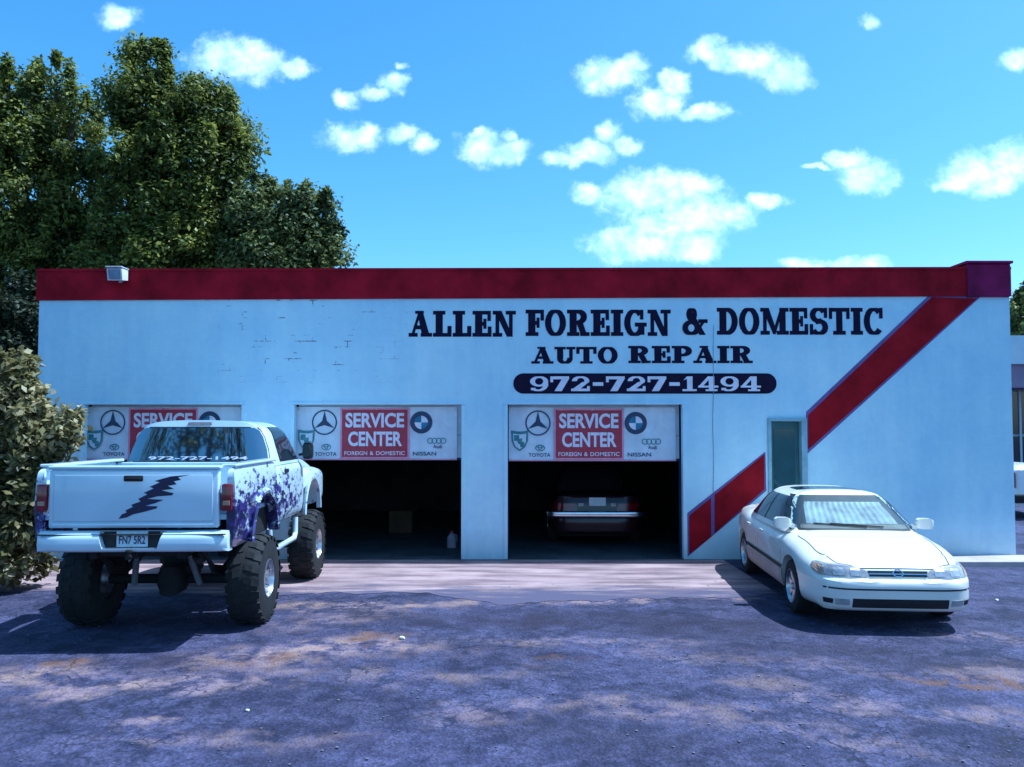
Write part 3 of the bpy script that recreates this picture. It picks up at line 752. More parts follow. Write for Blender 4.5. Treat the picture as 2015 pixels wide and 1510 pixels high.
# ---------------------------------------------------------------- hanging signs in the three bays
def disc(cx, cy, rx, ry, n=28): return [[(cx + rx * math.cos(2 * math.pi * k / n), cy + ry * math.sin(2 * math.pi * k / n)) for k in range(n)]]
def art(polys, d=0.0):
    V, Fc = [], []
    for k, p in enumerate(polys):
        ar = sum(a[0] * b[1] - b[0] * a[1] for a, b in zip(p, p[1:] + p[:1]))
        if ar < 0: p = p[::-1]
        b = len(V); V += [(q[0], q[1], d + .00008 * (k % 30)) for q in p]; Fc.append(tuple(range(b, b + len(p))))
    return V, Fc
ASP = 3.09                                    # banner width / height
def banner(px0, px1, py0, py1, label, sx=0.0):
    x0, z1 = W(px0, py0); x1, z0 = W(px1, py1)
    k = (WY + .16) / WY                       # hangs a little inside the opening
    x0, x1 = x0 * k, x1 * k; z0, z1 = HC + (z0 - HC) * k, HC + (z1 - HC) * k
    y = WY + .155; h = z1 - z0; w = x1 - x0
    t = thing('service_banner', label, 'sign', ((x0 + x1) / 2, y, z0), group='service banners in the garage bays')
    def loc(vf): return [(p[0] - (x0 + x1) / 2, p[1] - y, p[2] - z0) for p in vf[0]], vf[1]
    def put(name, polys, m, d=.003, parent=None):       # polys in units of banner height, x from the left edge
        vf = flat(art(polys), 0, 1, 0, 1, 0)
        vf = [(x0 + p[0] * h, y - d + p[1], z0 + p[2] * h) for p in vf[0]], vf[1]
        return part(name, loc(vf), m, parent or t, fix=False)
    def text(name, s, ax0, ax1, az0, az1, m, d=.004, bold=.0, parent=None):
        vf = flat(font_vf(s, bold), x0 + ax0 * h, x0 + ax1 * h, z0 + az0 * h, z0 + az1 * h, y - d)
        return part(name, loc(vf), m, parent or t, fix=False)
    # vinyl sheet with slight sag waves
    nx, V, Fc = 40, [], []
    for i in range(nx + 1):
        u = i / nx; wv = .006 * math.sin(u * 19 + sx) + .004 * math.sin(u * 7 + 2 * sx)
        for zz in (z0 - .004 * math.sin(u * 9), z1): V += [(lerp(x0, x1, u), y + .007 + max(wv, -.004), zz)]
    Fc = [(2 * i, 2 * i + 2, 2 * i + 3, 2 * i + 1) for i in range(nx)]
    n = len(V); V += [(p[0], p[1] + .003, p[2]) for p in V]; Fc += [tuple(n + q for q in f[::-1]) for f in Fc]
    Fc += [(2 * i, 2 * i + n, 2 * i + 2 + n, 2 * i + 2) for i in range(nx)] + [(2 * i + 1, 2 * i + 3, 2 * i + 3 + n, 2 * i + 1 + n) for i in range(nx)]
    Fc += [(0, 1, 1 + n, n), (2 * nx, 2 * nx + n, 2 * nx + 1 + n, 2 * nx + 1)]
    part('vinyl_sheet', loc((V, Fc)), M_banner, t)
    part('bottom_batten', loc(box(x0, x1, y - .008, y + .018, z0 - .022, z0 - .004)), M_bpink, t)
    q0, q1 = .865, 2.20
    part('red_border', loc(box(x0 + q0 * h, x0 + q1 * h, y - .002, y + .004, z0 + .0 * h, z0 + .98 * h)), M_bpink, t)
    rp = part('red_panel', loc(box(x0 + (q0 + .035) * h, x0 + (q1 - .035) * h, y - .004, y + .003, z0 + .035 * h, z0 + .945 * h)), M_bred, t)
    text('lettering', 'SERVICE', .965, 2.10, .60, .885, M_white_p, .0055, .032, rp)
    text('lettering', 'CENTER', 1.02, 2.06, .24, .525, M_white_p, .0055, .032, rp)
    for wd, u0, u1 in (('FOREIGN', .95, 1.39), ('&', 1.44, 1.51), ('DOMESTIC', 1.56, 2.115)): text('lettering', wd, u0, u1, .07, .145, M_white_p, .0055, .01, rp)
    # three-pointed star in a ring
    cx, cy, r = .56, .70, .225
    star = []
    for a in (90, 210, 330):
        t_ = R(a); l, rgt = R(a + 60), R(a - 60)
        star.append([(cx + r * math.cos(t_), cy + r * math.sin(t_)), (cx + .055 * math.cos(l), cy + .055 * math.sin(l)), (cx, cy), (cx + .055 * math.cos(rgt), cy + .055 * math.sin(rgt))])
    put('star_emblem', star + ring(cx, cy, r + .018, r + .018, .026, .026, n=30), M_bink)
    # quartered roundel
    cx, cy, r = 2.43, .70, .215
    rd = put('roundel_emblem', disc(cx, cy, r, r), M_bink)
    def wedge(a0, a1, q): return [[(cx, cy)] + [(cx + q * math.cos(R(lerp(a0, a1, k / 8))), cy + q * math.sin(R(lerp(a0, a1, k / 8)))) for k in range(9)]]
    put('roundel_quarters', wedge(0, 90, r * .60) + wedge(180, 270, r * .60), M_white_p, .0045, rd)
    put('roundel_quarters', wedge(90, 180, r * .60) + wedge(270, 360, r * .60), M_bblue, .0045, rd)
    # crest shield
    def shield(cx, cy, a, b): return [[(cx - a, cy + b), (cx - a * .35, cy + b * .9), (cx + a * .35, cy + b * .9), (cx + a, cy + b), (cx + a * .95, cy), (cx + a * .62, cy - b * .62), (cx, cy - b), (cx - a * .62, cy - b * .62), (cx - a * .95, cy)]]
    cr = put('crest_emblem', shield(.21, .36, .165, .20), M_bgreen)
    put('crest_field', shield(.21, .35, .125, .15), M_banner, .0042, cr)
    put('crest_quarters', rect(.10, .36, .20, .47) + rect(.22, .24, .30, .34) + shield(.21, .35, .05, .06) , M_bgreen, .0052, cr)
    # oval emblem with its name, ring-chain emblem, maker's name
    put('oval_emblem', ring(.60, .225, .095, .062, .016, .014) + ring(.60, .235, .038, .052, .014, .012) + ring(.60, .25, .075, .028, .014, .012), M_bgreen)
    text('lettering', 'TOYOTA', .38, .80, .055, .125, M_bink, .004, .012)
    put('ring_chain_emblem', sum([ring(2.60 + .085 * k, .345, .058, .058, .016, .016, n=16) for k in range(4)], []), M_bgreen)
    text('lettering', 'Audi', 2.66, 2.83, .20, .27, M_bink, .004, .012)
    text('lettering', 'NISSAN', 2.27, 2.72, .06, .135, M_bink, .004, .014)
    for gx_ in (x0 + .05, (x0 + x1) / 2, x1 - .05):      # grommets
        part('grommet', loc(lathe_y(gx_, y - .004, z1 - .04, .016)), M_chrome, t)
    return t
def lathe_y(cx, y, cz, r):
    V = []
    for k in range(12):
        a = 2 * math.pi * k / 12
        for q, dy in ((r, 0), (r * .8, -.004), (r * .5, -.004), (r * .5, 0)): V.append((cx + q * math.cos(a), y + dy, cz + q * math.sin(a)))
    return V, [(k * 4 + i, k * 4 + i + 1, ((k + 1) % 12) * 4 + i + 1, ((k + 1) % 12) * 4 + i) for k in range(12) for i in range(3)]
banner(166, 477, 801, 903, 'service center banner partly hidden by the cab of the lifted pickup truck', .4)
banner(582, 899, 801, 903, 'service center banner in the middle bay, between the truck and the pale pier', 1.3)
banner(1001, 1330, 802, 905, 'service center banner above the car parked inside the bay under the phone number', 2.6)

# ---------------------------------------------------------------- floodlight on the parapet
p = at(236, 545, WY - .1)
lamp = thing('wall_floodlight', 'small white box floodlight on the dark red parapet above the pickup truck', 'lamp', (p.x, WY - .044, p.z))
M_lampw = mat('white_enamel', (.75, .75, .78), .35, var=.12, vscale=8)
part('housing', prism([(-.26, .10), (-.03, .12), (-.03, -.06), (-.22, -.09)], -.125, .125, 'x'), M_lampw, lamp)
part('visor', box(-.135, .135, -.29, -.02, .122, .137, .004), M_lampw, lamp)
part('lens', prism([(-.265, .085), (-.2605, .085), (-.2305, -.075), (-.235, -.075)], -.10, .10, 'x'), mat('floodlight_glass', (.25, .30, .38), .1, spec=.8, var=.2, vscale=8), lamp)
part('bracket', box(-.03, .03, -.03, .012, -.10, .02, .004), M_chrome, lamp)
# ================================================================== VEHICLES
M_carw = mat('white_car_paint', (.84, .80, .70), .28, var=.05, vscale=2.0, coat=.6)
M_tan = mat('tan_lower_cladding', (.42, .33, .30), .5, var=.15, vscale=4)
M_glass = mat('tinted_window_glass', (.012, .02, .03), .04, spec=.9, var=.2, vscale=2)
M_wsglass = mat('windshield_glass', (.05, .085, .10), .03, spec=1.0, var=.25, vscale=2)
M_wsglass.node_tree.nodes['Principled BSDF'].inputs['IOR'].default_value = 1.8
M_film = mat('mirror_tinted_glass', (.006, .012, .03), .03, spec=1.0, var=.2, vscale=2)
M_film.node_tree.nodes['Principled BSDF'].inputs['IOR'].default_value = 2.6
def see_through(name, tint, ior):
    m = bpy.data.materials.new(name); m.use_nodes = True
    nt = m.node_tree; N = nt.nodes; L = nt.links; N.remove(N['Principled BSDF'])
    tr = N.new('ShaderNodeBsdfTransparent'); tr.inputs[0].default_value = (*tint, 1)
    gl = N.new('ShaderNodeBsdfGlossy'); gl.inputs['Roughness'].default_value = .02
    fr = N.new('ShaderNodeFresnel'); fr.inputs[0].default_value = ior
    tc = N.new('ShaderNodeTexCoord'); n = N.new('ShaderNodeTexNoise'); n.inputs['Scale'].default_value = 2.5; L.new(tc.outputs['Object'], n.inputs['Vector'])
    mr = N.new('ShaderNodeMapRange'); L.new(n.outputs[0], mr.inputs[0]); mr.inputs[3].default_value = .01; mr.inputs[4].default_value = .05; L.new(mr.outputs[0], gl.inputs['Roughness'])
    mx = N.new('ShaderNodeMixShader'); g_ = N.new('ShaderNodeNewGeometry'); iv = N.new('ShaderNodeMath'); iv.operation = 'SUBTRACT'; iv.inputs[0].default_value = 1; L.new(g_.outputs['Backfacing'], iv.inputs[1])
    ml = N.new('ShaderNodeMath'); ml.operation = 'MULTIPLY'; L.new(fr.outputs[0], ml.inputs[0]); L.new(iv.outputs[0], ml.inputs[1]); L.new(ml.outputs[0], mx.inputs[0]); L.new(tr.outputs[0], mx.inputs[1]); L.new(gl.outputs[0], mx.inputs[2])
    L.new(mx.outputs[0], N['Material Output'].inputs[0]); return m
M_wsclear = see_through('clear_windshield_glass', (.90, .95, .95), 1.75)
M_reflpanel = mat('pale_reflection_panel', (.34, .36, .36), .45, var=.55, vscale=3.2, bump=.3, bscale=9)  # pale tone stands in for clouds reflected in the windshield
M_rubber = mat('black_rubber_trim', (.012, .012, .014), .6, var=.3, vscale=8)
M_seam = mat('shut_line', (.03, .03, .035), .8, var=.2, vscale=9)
M_tyre = mat('tyre_rubber', (.010, .010, .011), .8, var=.4, vscale=9, bump=.3, bscale=70)
M_alloy = mat('alloy_wheel', (.55, .55, .57), .28, metal=.9, var=.15, vscale=8)
M_lampclear = mat('clear_lamp_lens', (.40, .38, .38), .22, spec=.9, var=.3, vscale=14)
M_lampsilver = mat('lamp_reflector', (.62, .58, .55), .35, metal=.6, var=.25, vscale=20)
M_amber = mat('amber_lens', (.40, .26, .16), .15, spec=.8, var=.2, vscale=14)
M_redlens = mat('red_lens', (.16, .008, .012), .15, spec=.8, var=.3, vscale=14)
M_dark = mat('dark_underbody', (.007, .007, .008), .8, var=.4, vscale=6)
M_plate = mat('licence_plate_white', (.60, .66, .70), .4, var=.12, vscale=12)
M_cabin = mat('tan_leather', (.22, .17, .13), .6, var=.2, vscale=5)

def wheel(parent, x, y, r, w, side, rim_r, lugs=False, spokes=5):
    """Wheel with tyre, rim and spokes as parts of a vehicle; side = +1 outer face towards +x."""
    ty = lathe_x([(rim_r, -w * .42), (rim_r * 1.08, -w * .5), (r * .80, -w * .53), (r * .955, -w * .46), (r * .99, -w * .30), (r, 0), (r * .99, w * .30), (r * .955, w * .46), (r * .80, w * .53), (rim_r * 1.08, w * .5), (rim_r, w * .42)], 40)
    wh = part('wheel', move(ty, (x, y, r)), M_tyre, parent, smooth=True)
    s = side
    rm = lathe_x([(rim_r * .99, -w * .40 * s), (rim_r * .97, w * .30 * s), (rim_r * 1.03, w * .50 * s), (rim_r * .96, w * .515 * s), (rim_r * .88, w * .40 * s), (rim_r * .84, w * .10 * s), (rim_r * .2, w * .08 * s), (0.001, w * .08 * s)], 32)
    rim = part('rim', move(rm, (x, y, r)), M_alloy, wh, smooth=True)
    sp = []
    for k in range(spokes):
        a = 2 * math.pi * k / spokes + .3
        c, q = math.cos(a), math.sin(a); t = rim_r * .16
        P = []
        for rad, tt, xx in ((rim_r * .16, t * 1.1, .30), (rim_r * .90, t * .75, .40)):
            for e in (-1, 1): P.append((xx, rad * c - e * tt * q, rad * q + e * tt * c))
        V = [(p[0] * w * s, p[1], p[2]) for p in P] + [((p[0] - .14) * w * s, p[1], p[2]) for p in P]
        sp.append((V, [(0, 1, 3, 2), (4, 6, 7, 5), (0, 4, 5, 1), (2, 3, 7, 6), (0, 2, 6, 4), (1, 5, 7, 3)]))
    sp.append(lathe_x([(rim_r * .24, w * .2 * s), (rim_r * .22, w * .42 * s), (rim_r * .1, w * .46 * s), (.001, w * .46 * s)], 16))
    part('spokes', move(join(*sp), (x, y, r)), M_alloy, rim, smooth=False)
    if lugs:
        vs_ = []
        n = 22
        for k in range(n):
            for e in (-1, 1):
                a = 2 * math.pi * (k + (.5 if e > 0 else 0)) / n
                for (xa, xb, da, h) in ((.05, .30, .07, 1.035), (.31, .54, .085, 1.03)):
                    V = []
                    for xx, rr2 in ((xa, r * .97), (xb, r * (.97 if xb < .5 else .90))):
                        for dd_ in (-da, da):
                            for hh in (rr2, rr2 + r * .045):
                                V.append((xx * w * e, hh * math.cos(a + dd_ + xx * .15), hh * math.sin(a + dd_ + xx * .15)))
                    vs_.append((V, [(0, 1, 3, 2), (4, 6, 7, 5), (0, 4, 5, 1), (2, 3, 7, 6), (1, 5, 7, 3), (0, 2, 6, 4)]))
        part('tread_lugs', move(join(*vs_), (x, y, r)), M_tyre, wh)
    return wh

def plate(parent, x, y, z, w, h, text, m=M_plate, sgn=-1, ink=M_bink):
    """Licence plate facing -y (sgn -1)."""
    pl = part('licence_plate', box(x - w / 2, x + w / 2, min(y, y + .006 * -sgn), max(y, y + .006 * -sgn), z - h / 2, z + h / 2, .002), m, parent)
    if text:
        vf = font_vf(text, .02)
        V = [(lerp(x - w * .42, x + w * .42, p[0]), y + .003 * sgn, lerp(z - h * .32, z + h * .22, p[1])) for p in vf[0]]
        part('lettering', (V, vf[1]), ink, pl, fix=False)
    return pl

# ------------------------------------------------------------------ sedan (front towards -y)
def sedan(name, label, cat, loc, rz, paint, Ln=4.68, Wd=1.86, roof=1.385, lower=None, detail=True, rear_chrome=False, group=None):
    t = thing(name, label, cat, loc, rz, group)
    hl, hw = Ln / 2, Wd / 2
    top = [(-1.0, .705), (-.93, .735), (-.80, .80), (-.55, .905), (-.40, .945), (0, .955), (.45, .985), (.62, 1.02), (.85, 1.01), (.97, .97), (1, .94)]
    bot = [(-1, .235), (-.85, .20), (-.6, .19), (.6, .19), (.85, .22), (1, .30)]
    def body(a, b, c):
        b2, c2 = b, c
        if c > 0: b2, c2 = sup(b, c, 5.0)
        else: b2, c2 = sup(b, c, 9.0)
        a2, bb = sup(a, b2, 5.6)
        T, B = curve(a2, top), curve(a2, bot)
        z = lerp(B, T, (c2 + 1) / 2) if True else 0
        # flank section: widest at mid door, tucked towards sill and shoulder
        k = (z - B) / (T - B)
        inset = .055 * max(0, (k - .55) / .45) ** 2 + .045 * max(0, (.30 - k) / .30) ** 1.5
        x = bb * (hw - inset)
        y = a2 * hl
        # nose and tail in side view
        if a2 < -.5:
            f = min(1, (-a2 - .5) / .5) ** 4
            ins = curve(z, [(.20, .11), (.28, .035), (.36, .008), (.50, .0), (.555, .012), (.575, .075), (.66, .105), (.70, .145), (.76, .22)])
            y += ins * f
            x *= 1 - .05 * f * max(0, min(1, (z - .58) / .1))
        if a2 > .6:
            f = min(1, (a2 - .6) / .4) ** 4
            y -= curve(z, [(.2, .12), (.32, .02), (.5, 0), (.58, .02), (.62, .07), (.80, .09), (.95, .13)]) * f
        return (x, y, z)
    vb = rcube(84, 36, 26, body)
    fy, ry = -.575 * hl, .57 * hl                 # axle lines
    wr = .318
    cutters = []
    for yy in (fy, ry):
        for s in (-1, 1):
            cutters.append(move(lathe_x([(.001, -.20), (wr + .045, -.20), (wr + .045, .25), (.001, .25)], 36), (s * (hw - .02), yy, wr + .01)))
    # slot below the bumper and lamp recess stay on the skin; arches are cut for real
    vbc = cut(vb, cutters)
    bv = bvh_of(vb)
    part('body', vbc, paint, t, smooth=True)
    for yy in (fy, ry):
        for s in (-1, 1): part('wheel_well', move(box(-.24, .0, -.36, .36, .16, .68), (s * (hw - .20) + (.24 if s < 0 else 0), yy, 0)), M_dark, t)
    # greenhouse
    zb = .90
    def house(a, b, c):
        b2, c2 = b, c
        if c > 0: b2, c2 = sup(b, c, 4.2)
        k = (c2 + 1) / 2
        a2, bb = sup(a, b2, 6.5)
        yf, yr = lerp(-.445 * hl, -.085 * hl, k ** .92), lerp(.665 * hl, .36 * hl, k ** .9)
        y = lerp(yf, yr, (a2 + 1) / 2)
        w_ = lerp(hw - .075, .60, k ** 1.05)
        w_ *= 1 - .05 * max(0, (a2 - .2)) ** 2
        crown = .022 * (1 - (2 * (y / hl) - .28) ** 2 * .3) * k
        return (bb * w_, y, lerp(zb, roof - .022, k) + crown * (1 - .5 * bb * bb))
    vh = rcube(44, 30, 16, house); hv = bvh_of(vh)
    cabin = part('cabin', vh, paint, t, smooth=True)
    H = roof - zb
    zt = roof - .075
    def xw(z): k = (z - zb) / (roof - .022 - zb); return lerp(hw - .075, .60, k)
    ws = [(.945, -xw(.95) + .085, xw(.95) - .085), (.965, -xw(.97) + .065, xw(.97) - .065), (1.15, -xw(1.15) + .055, xw(1.15) - .055), (zt - .02, -xw(zt) + .055, xw(zt) - .055), (zt, -xw(zt) + .085, xw(zt) - .085)]
    ws2 = [(ws[0][0] - .012, ws[0][1] - .02, ws[0][2] + .02)] + [(z, a - .022, b + .022) for z, a, b in ws[1:4]] + [(zt + .014, ws[4][1] - .015, ws[4][2] + .015)]
    part('windshield_surround', skin(hv, '-y', ws2, .003, 16, 4), M_rubber, t, smooth=True)
    wsh = part('windshield', skin(hv, '-y', ws, .014, 16, 4, .003), M_wsclear if detail else M_wsglass, t, smooth=True)
    if detail:
        part('dashboard', skin(hv, '-y', [(.955, -.72, .72), (.985, -.70, .70), (1.0, -.60, .60)], .0045, 14, 2, .002), M_cabin, t)
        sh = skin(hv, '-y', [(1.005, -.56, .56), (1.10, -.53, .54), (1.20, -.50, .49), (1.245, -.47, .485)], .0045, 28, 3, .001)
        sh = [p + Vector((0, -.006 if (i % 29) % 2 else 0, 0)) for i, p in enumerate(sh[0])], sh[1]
        part('reflection_panel', sh, M_reflpanel, t)  # added pale pleated panel standing in for cloud reflections on the glass

    part('rear_window', skin(hv, '+y', [(z, a * .93, b * .93) for z, a, b in ws], .006, 14, 4), M_glass, t, smooth=True)
    for s, ax in ((1, '+x'), (-1, '-x')):
        dlo = [(.962, -.345 * hl, .50 * hl), (1.00, -.33 * hl, .505 * hl), (1.15, -.225 * hl, .44 * hl), (zt - .03, -.11 * hl, .355 * hl), (zt - .012, -.09 * hl, .335 * hl)]
        part('window_surround', skin(hv, ax, [(z, a - .02, b + .02) for z, a, b in dlo], .003, 20, 3), M_rubber, t, smooth=True)
        part('front_window', skin(hv, ax, [(z, a, .105 * hl) for z, a, b in dlo], .006, 8, 3), M_glass, t, smooth=True)
        part('rear_side_window', skin(hv, ax, [(z, .13 * hl, b) for z, a, b in dlo], .006, 8, 3), M_glass, t, smooth=True)
        dr = part('door_seam', join(seam(bv, ax, [(-.40 * hl, .93), (-.415 * hl, .60), (-.39 * hl, .28), (.10 * hl, .27), (.12 * hl, .60), (.12 * hl, .94)]),
                              seam(bv, ax, [(.14 * hl, .27), (.40 * hl, .29), (.43 * hl, .6), (.52 * hl, .80), (.53 * hl, .95)])), M_seam, t, fix=False)
        if detail:
            for yy in (.06 * hl, .40 * hl):
                p = onto(bv, ax, yy, .80, .004)
                part('door_handle', box(p.x - .018, p.x + .018, yy - .09, yy + .09, .785, .82, .008), paint, t)
            # mirror on a stalk at the front corner of the window
            mx = onto(bv, ax, -.34 * hl, .90, 0).x
            mi = part('mirror', rcube(8, 10, 8, lambda a, b, c: (mx + s * .105 + sup(sup(b, c, 4)[0], a, 4)[0] * .105, -.36 * hl + sup(a, b, 4)[0] * .055, 1.02 + sup(b, c, 4)[1] * .066)), paint, t, smooth=True)
            part('mirror_foot', prism([(mx - s * .05, .95), (mx + s * .05, .965), (mx + s * .05, 1.0), (mx - s * .05, 1.0)], -.37 * hl, -.335 * hl), paint, mi)
            part('mirror_glass', box(mx + s * .105 - .085, mx + s * .105 + .085, -.36 * hl + .050, -.36 * hl + .058, .97, 1.07), M_chrome, mi)
        part('side_moulding', seam(bv, ax, [(-.44 * hl, .50), (-.2 * hl, .505), (.2 * hl, .51), (.43 * hl, .515)], .05, .010), M_rubber if detail else paint, t, fix=False)
        if lower:
            part('lower_cladding', skin(bv, ax, [(.245, -.43 * hl, .42 * hl), (.30, -.435 * hl, .425 * hl), (.40, -.435 * hl, .43 * hl), (.465, -.44 * hl, .43 * hl)], .006, 24, 2), lower, t, smooth=True)
    for yy in (fy, ry):
        for s in (-1, 1): wheel(t, s * (hw - .125), yy, wr, .20, s, .20, spokes=7)
    part('underbody', box(-.60, .60, -hl + .55, hl - .45, .17, .30, .02), M_dark, t)
    # front: lamps, grille slot, bumper openings
    fa = '-y'
    for s in (-1, 1):
        a, b = s * .30, s * .735
        rows = [(.592, s * .33, s * .79), (.62, a, s * .825), (.665, s * .34, s * .825), (.70, s * .47, s * .80), (.712, s * .56, s * .77)]
        hlp = part('headlight', skin(bv, fa, rows, .006, 14, 3), M_lampclear, t, smooth=True)
        for cx in (.44, .61): part('reflector', skin(bv, fa, [(.605, s * (cx - .05), s * (cx + .05)), (.645, s * (cx - .06), s * (cx + .06)), (.68, s * (cx - .035), s * (cx + .045))], .009, 6, 2), M_lampsilver, hlp)
        part('corner_lamp', skin(bv, fa, [(.60, s * .735, s * .80), (.65, s * .74, s * .822), (.69, s * .74, s * .80)], .010, 5, 2), M_amber, hlp)
        part('fog_lamp', skin(bv, fa, [(.30, s * .53, s * .66), (.365, s * .53, s * .67)], .006, 6, 2), M_lampclear, t)
        part('bumper_vent', skin(bv, fa, [(.305, s * .685, s * .76), (.36, s * .685, s * .77)], .004, 8, 2), M_rubber, t)
    gr = part('grille', skin(bv, fa, [(.600, -.30, .30), (.66, -.315, .315)], .005, 12, 2), M_rubber, t)
    part('grille_bar', skin(bv, fa, [(.622, -.30, .30), (.634, -.305, .305)], .010, 12, 1), M_chrome, gr)
    ov = ring(0, .634, .058, .038, .011, .009, n=20)
    V, Fc = [], []
    for q in ov:
        k = len(V); V += [onto(bv, fa, p[0], p[1], .013) for p in q]; Fc.append((k, k + 1, k + 2, k + 3))
    part('badge', (V, Fc), M_chrome, gr, fix=False)
    part('lower_intake', skin(bv, fa, [(.275, -.50, .50), (.375, -.50, .50)], .004, 20, 2), M_rubber, t)
    part('bumper_line', seam(bv, fa, [(-.77, .475), (-.4, .475), (.4, .475), (.77, .475)], .018, .003), M_seam, t, fix=False)
    part('hood_seam', join(seam(bv, '+z', [(-.745, -.47 * hl), (-.70, -.72 * hl), (-.60, -.90 * hl), (-.40, -.945 * hl), (.40, -.945 * hl), (.60, -.90 * hl), (.70, -.72 * hl), (.745, -.47 * hl)], .013),), M_seam, t, fix=False)
    if detail:
        sr = part('sunroof', skin(hv, '+z', [(.02 * hl, -.40, .40), (.04 * hl, -.43, .43), (.20 * hl, -.43, .43), (.22 * hl, -.40, .40)], .005, 12, 3), M_glass, cabin, smooth=True)
        for s in (-1, 1):
            part('wiper', tube([onto(hv, '-y', s * .10 + .25, .965, .02), onto(hv, '-y', s * .10 - .1, .985, .018), onto(hv, '-y', s * .10 - .38, 1.0, .018)], .008, 5), M_rubber, wsh)
    # rear
    for s in (-1, 1):
        part('tail_light', skin(bv, '+y', [(.66, s * .38, s * .80), (.72, s * .36, s * .81), (.82, s * .40, s * .79)], .006, 12, 2), M_redlens, t, smooth=True)
    part('trunk_seam', seam(bv, '+z', [(-.60, .68 * hl), (-.60, .90 * hl), (.60, .90 * hl), (.60, .68 * hl)], .009), M_seam, t, fix=False)
    return t, bv

car, _ = sedan('white_sedan', 'white four-door sedan with open sunroof parked nose-out beside the red diagonal stripe', 'car', (4.36, 11.02, 0), R(-4.5), M_carw, lower=M_tan)

# ------------------------------------------------------------------ darker older car inside the right bay, tail towards the street
M_carin = mat('dark_maroon_car_paint', (.030, .008, .012), .3, var=.2, vscale=2, coat=.4)
old, obv = sedan('dark_sedan', 'dark car with chrome rear bumper parked inside the bay beneath the phone number', 'car', (1.62, 17.25, 0), R(180 - 1), M_carin, Ln=4.75, Wd=1.84, roof=1.44, detail=False)
part('chrome_bumper', rcube(6, 30, 6, lambda a, b, c: (b * .93, 2.36 + sup(a, c, 4)[0] * .05 - .10 * abs(b) ** 6, .63 + sup(a, c, 4)[1] * .06)), M_chrome, old, smooth=True)
plate(old, 0, 2.335, .86, .31, .155, '', sgn=1)
for s in (-1, 1): part('reversing_lamp', box(s * .30 - .05, s * .30 + .05, 2.275, 2.30, .77, .83, .004), M_lampclear, old)

# ------------------------------------------------------------------ lifted pickup (tail towards -y, y = 0 at the rear bumper)
M_trw = mat('white_truck_paint', (.63, .74, .81), .25, var=.06, vscale=1.5, coat=.6)
M_decal = mat('dark_purple_decal', (.016, .011, .075), .4, col2=(.010, .010, .035), vscale=9)
def splash_paint():
    """White paint with a torn purple splash graphic and dried mud thrown up behind the wheels."""
    m = mat('white_paint_with_purple_splash', (.63, .74, .81), .25, var=.06, vscale=1.5, coat=.5)
    nt = m.node_tree; N = nt.nodes; L = nt.links; b = N['Principled BSDF']
    old_ = b.inputs['Base Color'].links[0].from_socket
    tc = N.new('ShaderNodeTexCoord'); co = tc.outputs['Object']
    def noise(s, d, sc):
        mp = N.new('ShaderNodeMapping'); mp.inputs['Scale'].default_value = sc; L.new(co, mp.inputs[0])
        n = N.new('ShaderNodeTexNoise'); n.inputs['Scale'].default_value = s; n.inputs['Detail'].default_value = d; n.inputs['Roughness'].default_value = .65; L.new(mp.outputs[0], n.inputs['Vector']); return n.outputs[0]
    sp = N.new('ShaderNodeSeparateXYZ'); L.new(co, sp.inputs[0])
    def rng_(src, a, c):
        r = N.new('ShaderNodeMapRange'); L.new(src, r.inputs[0]); r.inputs[1].default_value = a; r.inputs[2].default_value = c; return r.outputs[0]
    def op(o, a, c):
        q = N.new('ShaderNodeMath'); q.operation = o
        for s_, v in zip(q.inputs, (a, c)):
            if hasattr(v, 'links'): L.new(v, s_)
            else: s_.default_value = v
        return q.outputs[0]
    zone = op('MULTIPLY', rng_(sp.outputs['Z'], 1.78, 1.35), rng_(sp.outputs['Y'], 3.6, 1.4))
    f = op('ADD', noise(9, 5, (1, .55, 1)), op('MULTIPLY', zone, .19))
    msk = rng_(f, .57, .66)
    x = N.new('ShaderNodeMixRGB'); L.new(msk, x.inputs[0]); L.new(old_, x.inputs[1]); x.inputs[2].default_value = (.055, .038, .20, 1)
    f2 = op('ADD', noise(12, 5, (1, .5, 1)), op('MULTIPLY', zone, .17)); msk2 = rng_(f2, .63, .71)
    x2 = N.new('ShaderNodeMixRGB'); L.new(msk2, x2.inputs[0]); L.new(x.outputs[0], x2.inputs[1]); x2.inputs[2].default_value = (.015, .015, .06, 1)
    L.new(x2.outputs[0], b.inputs['Base Color']); return m
M_splash = splash_paint()
TX, TY = -3.81, 8.08
trk = thing('lifted_pickup_truck', 'lifted white pickup truck with purple bolt decal on its tailgate and big mud tyres', 'truck', (TX, TY, 0), R(2.0))
HW = .985
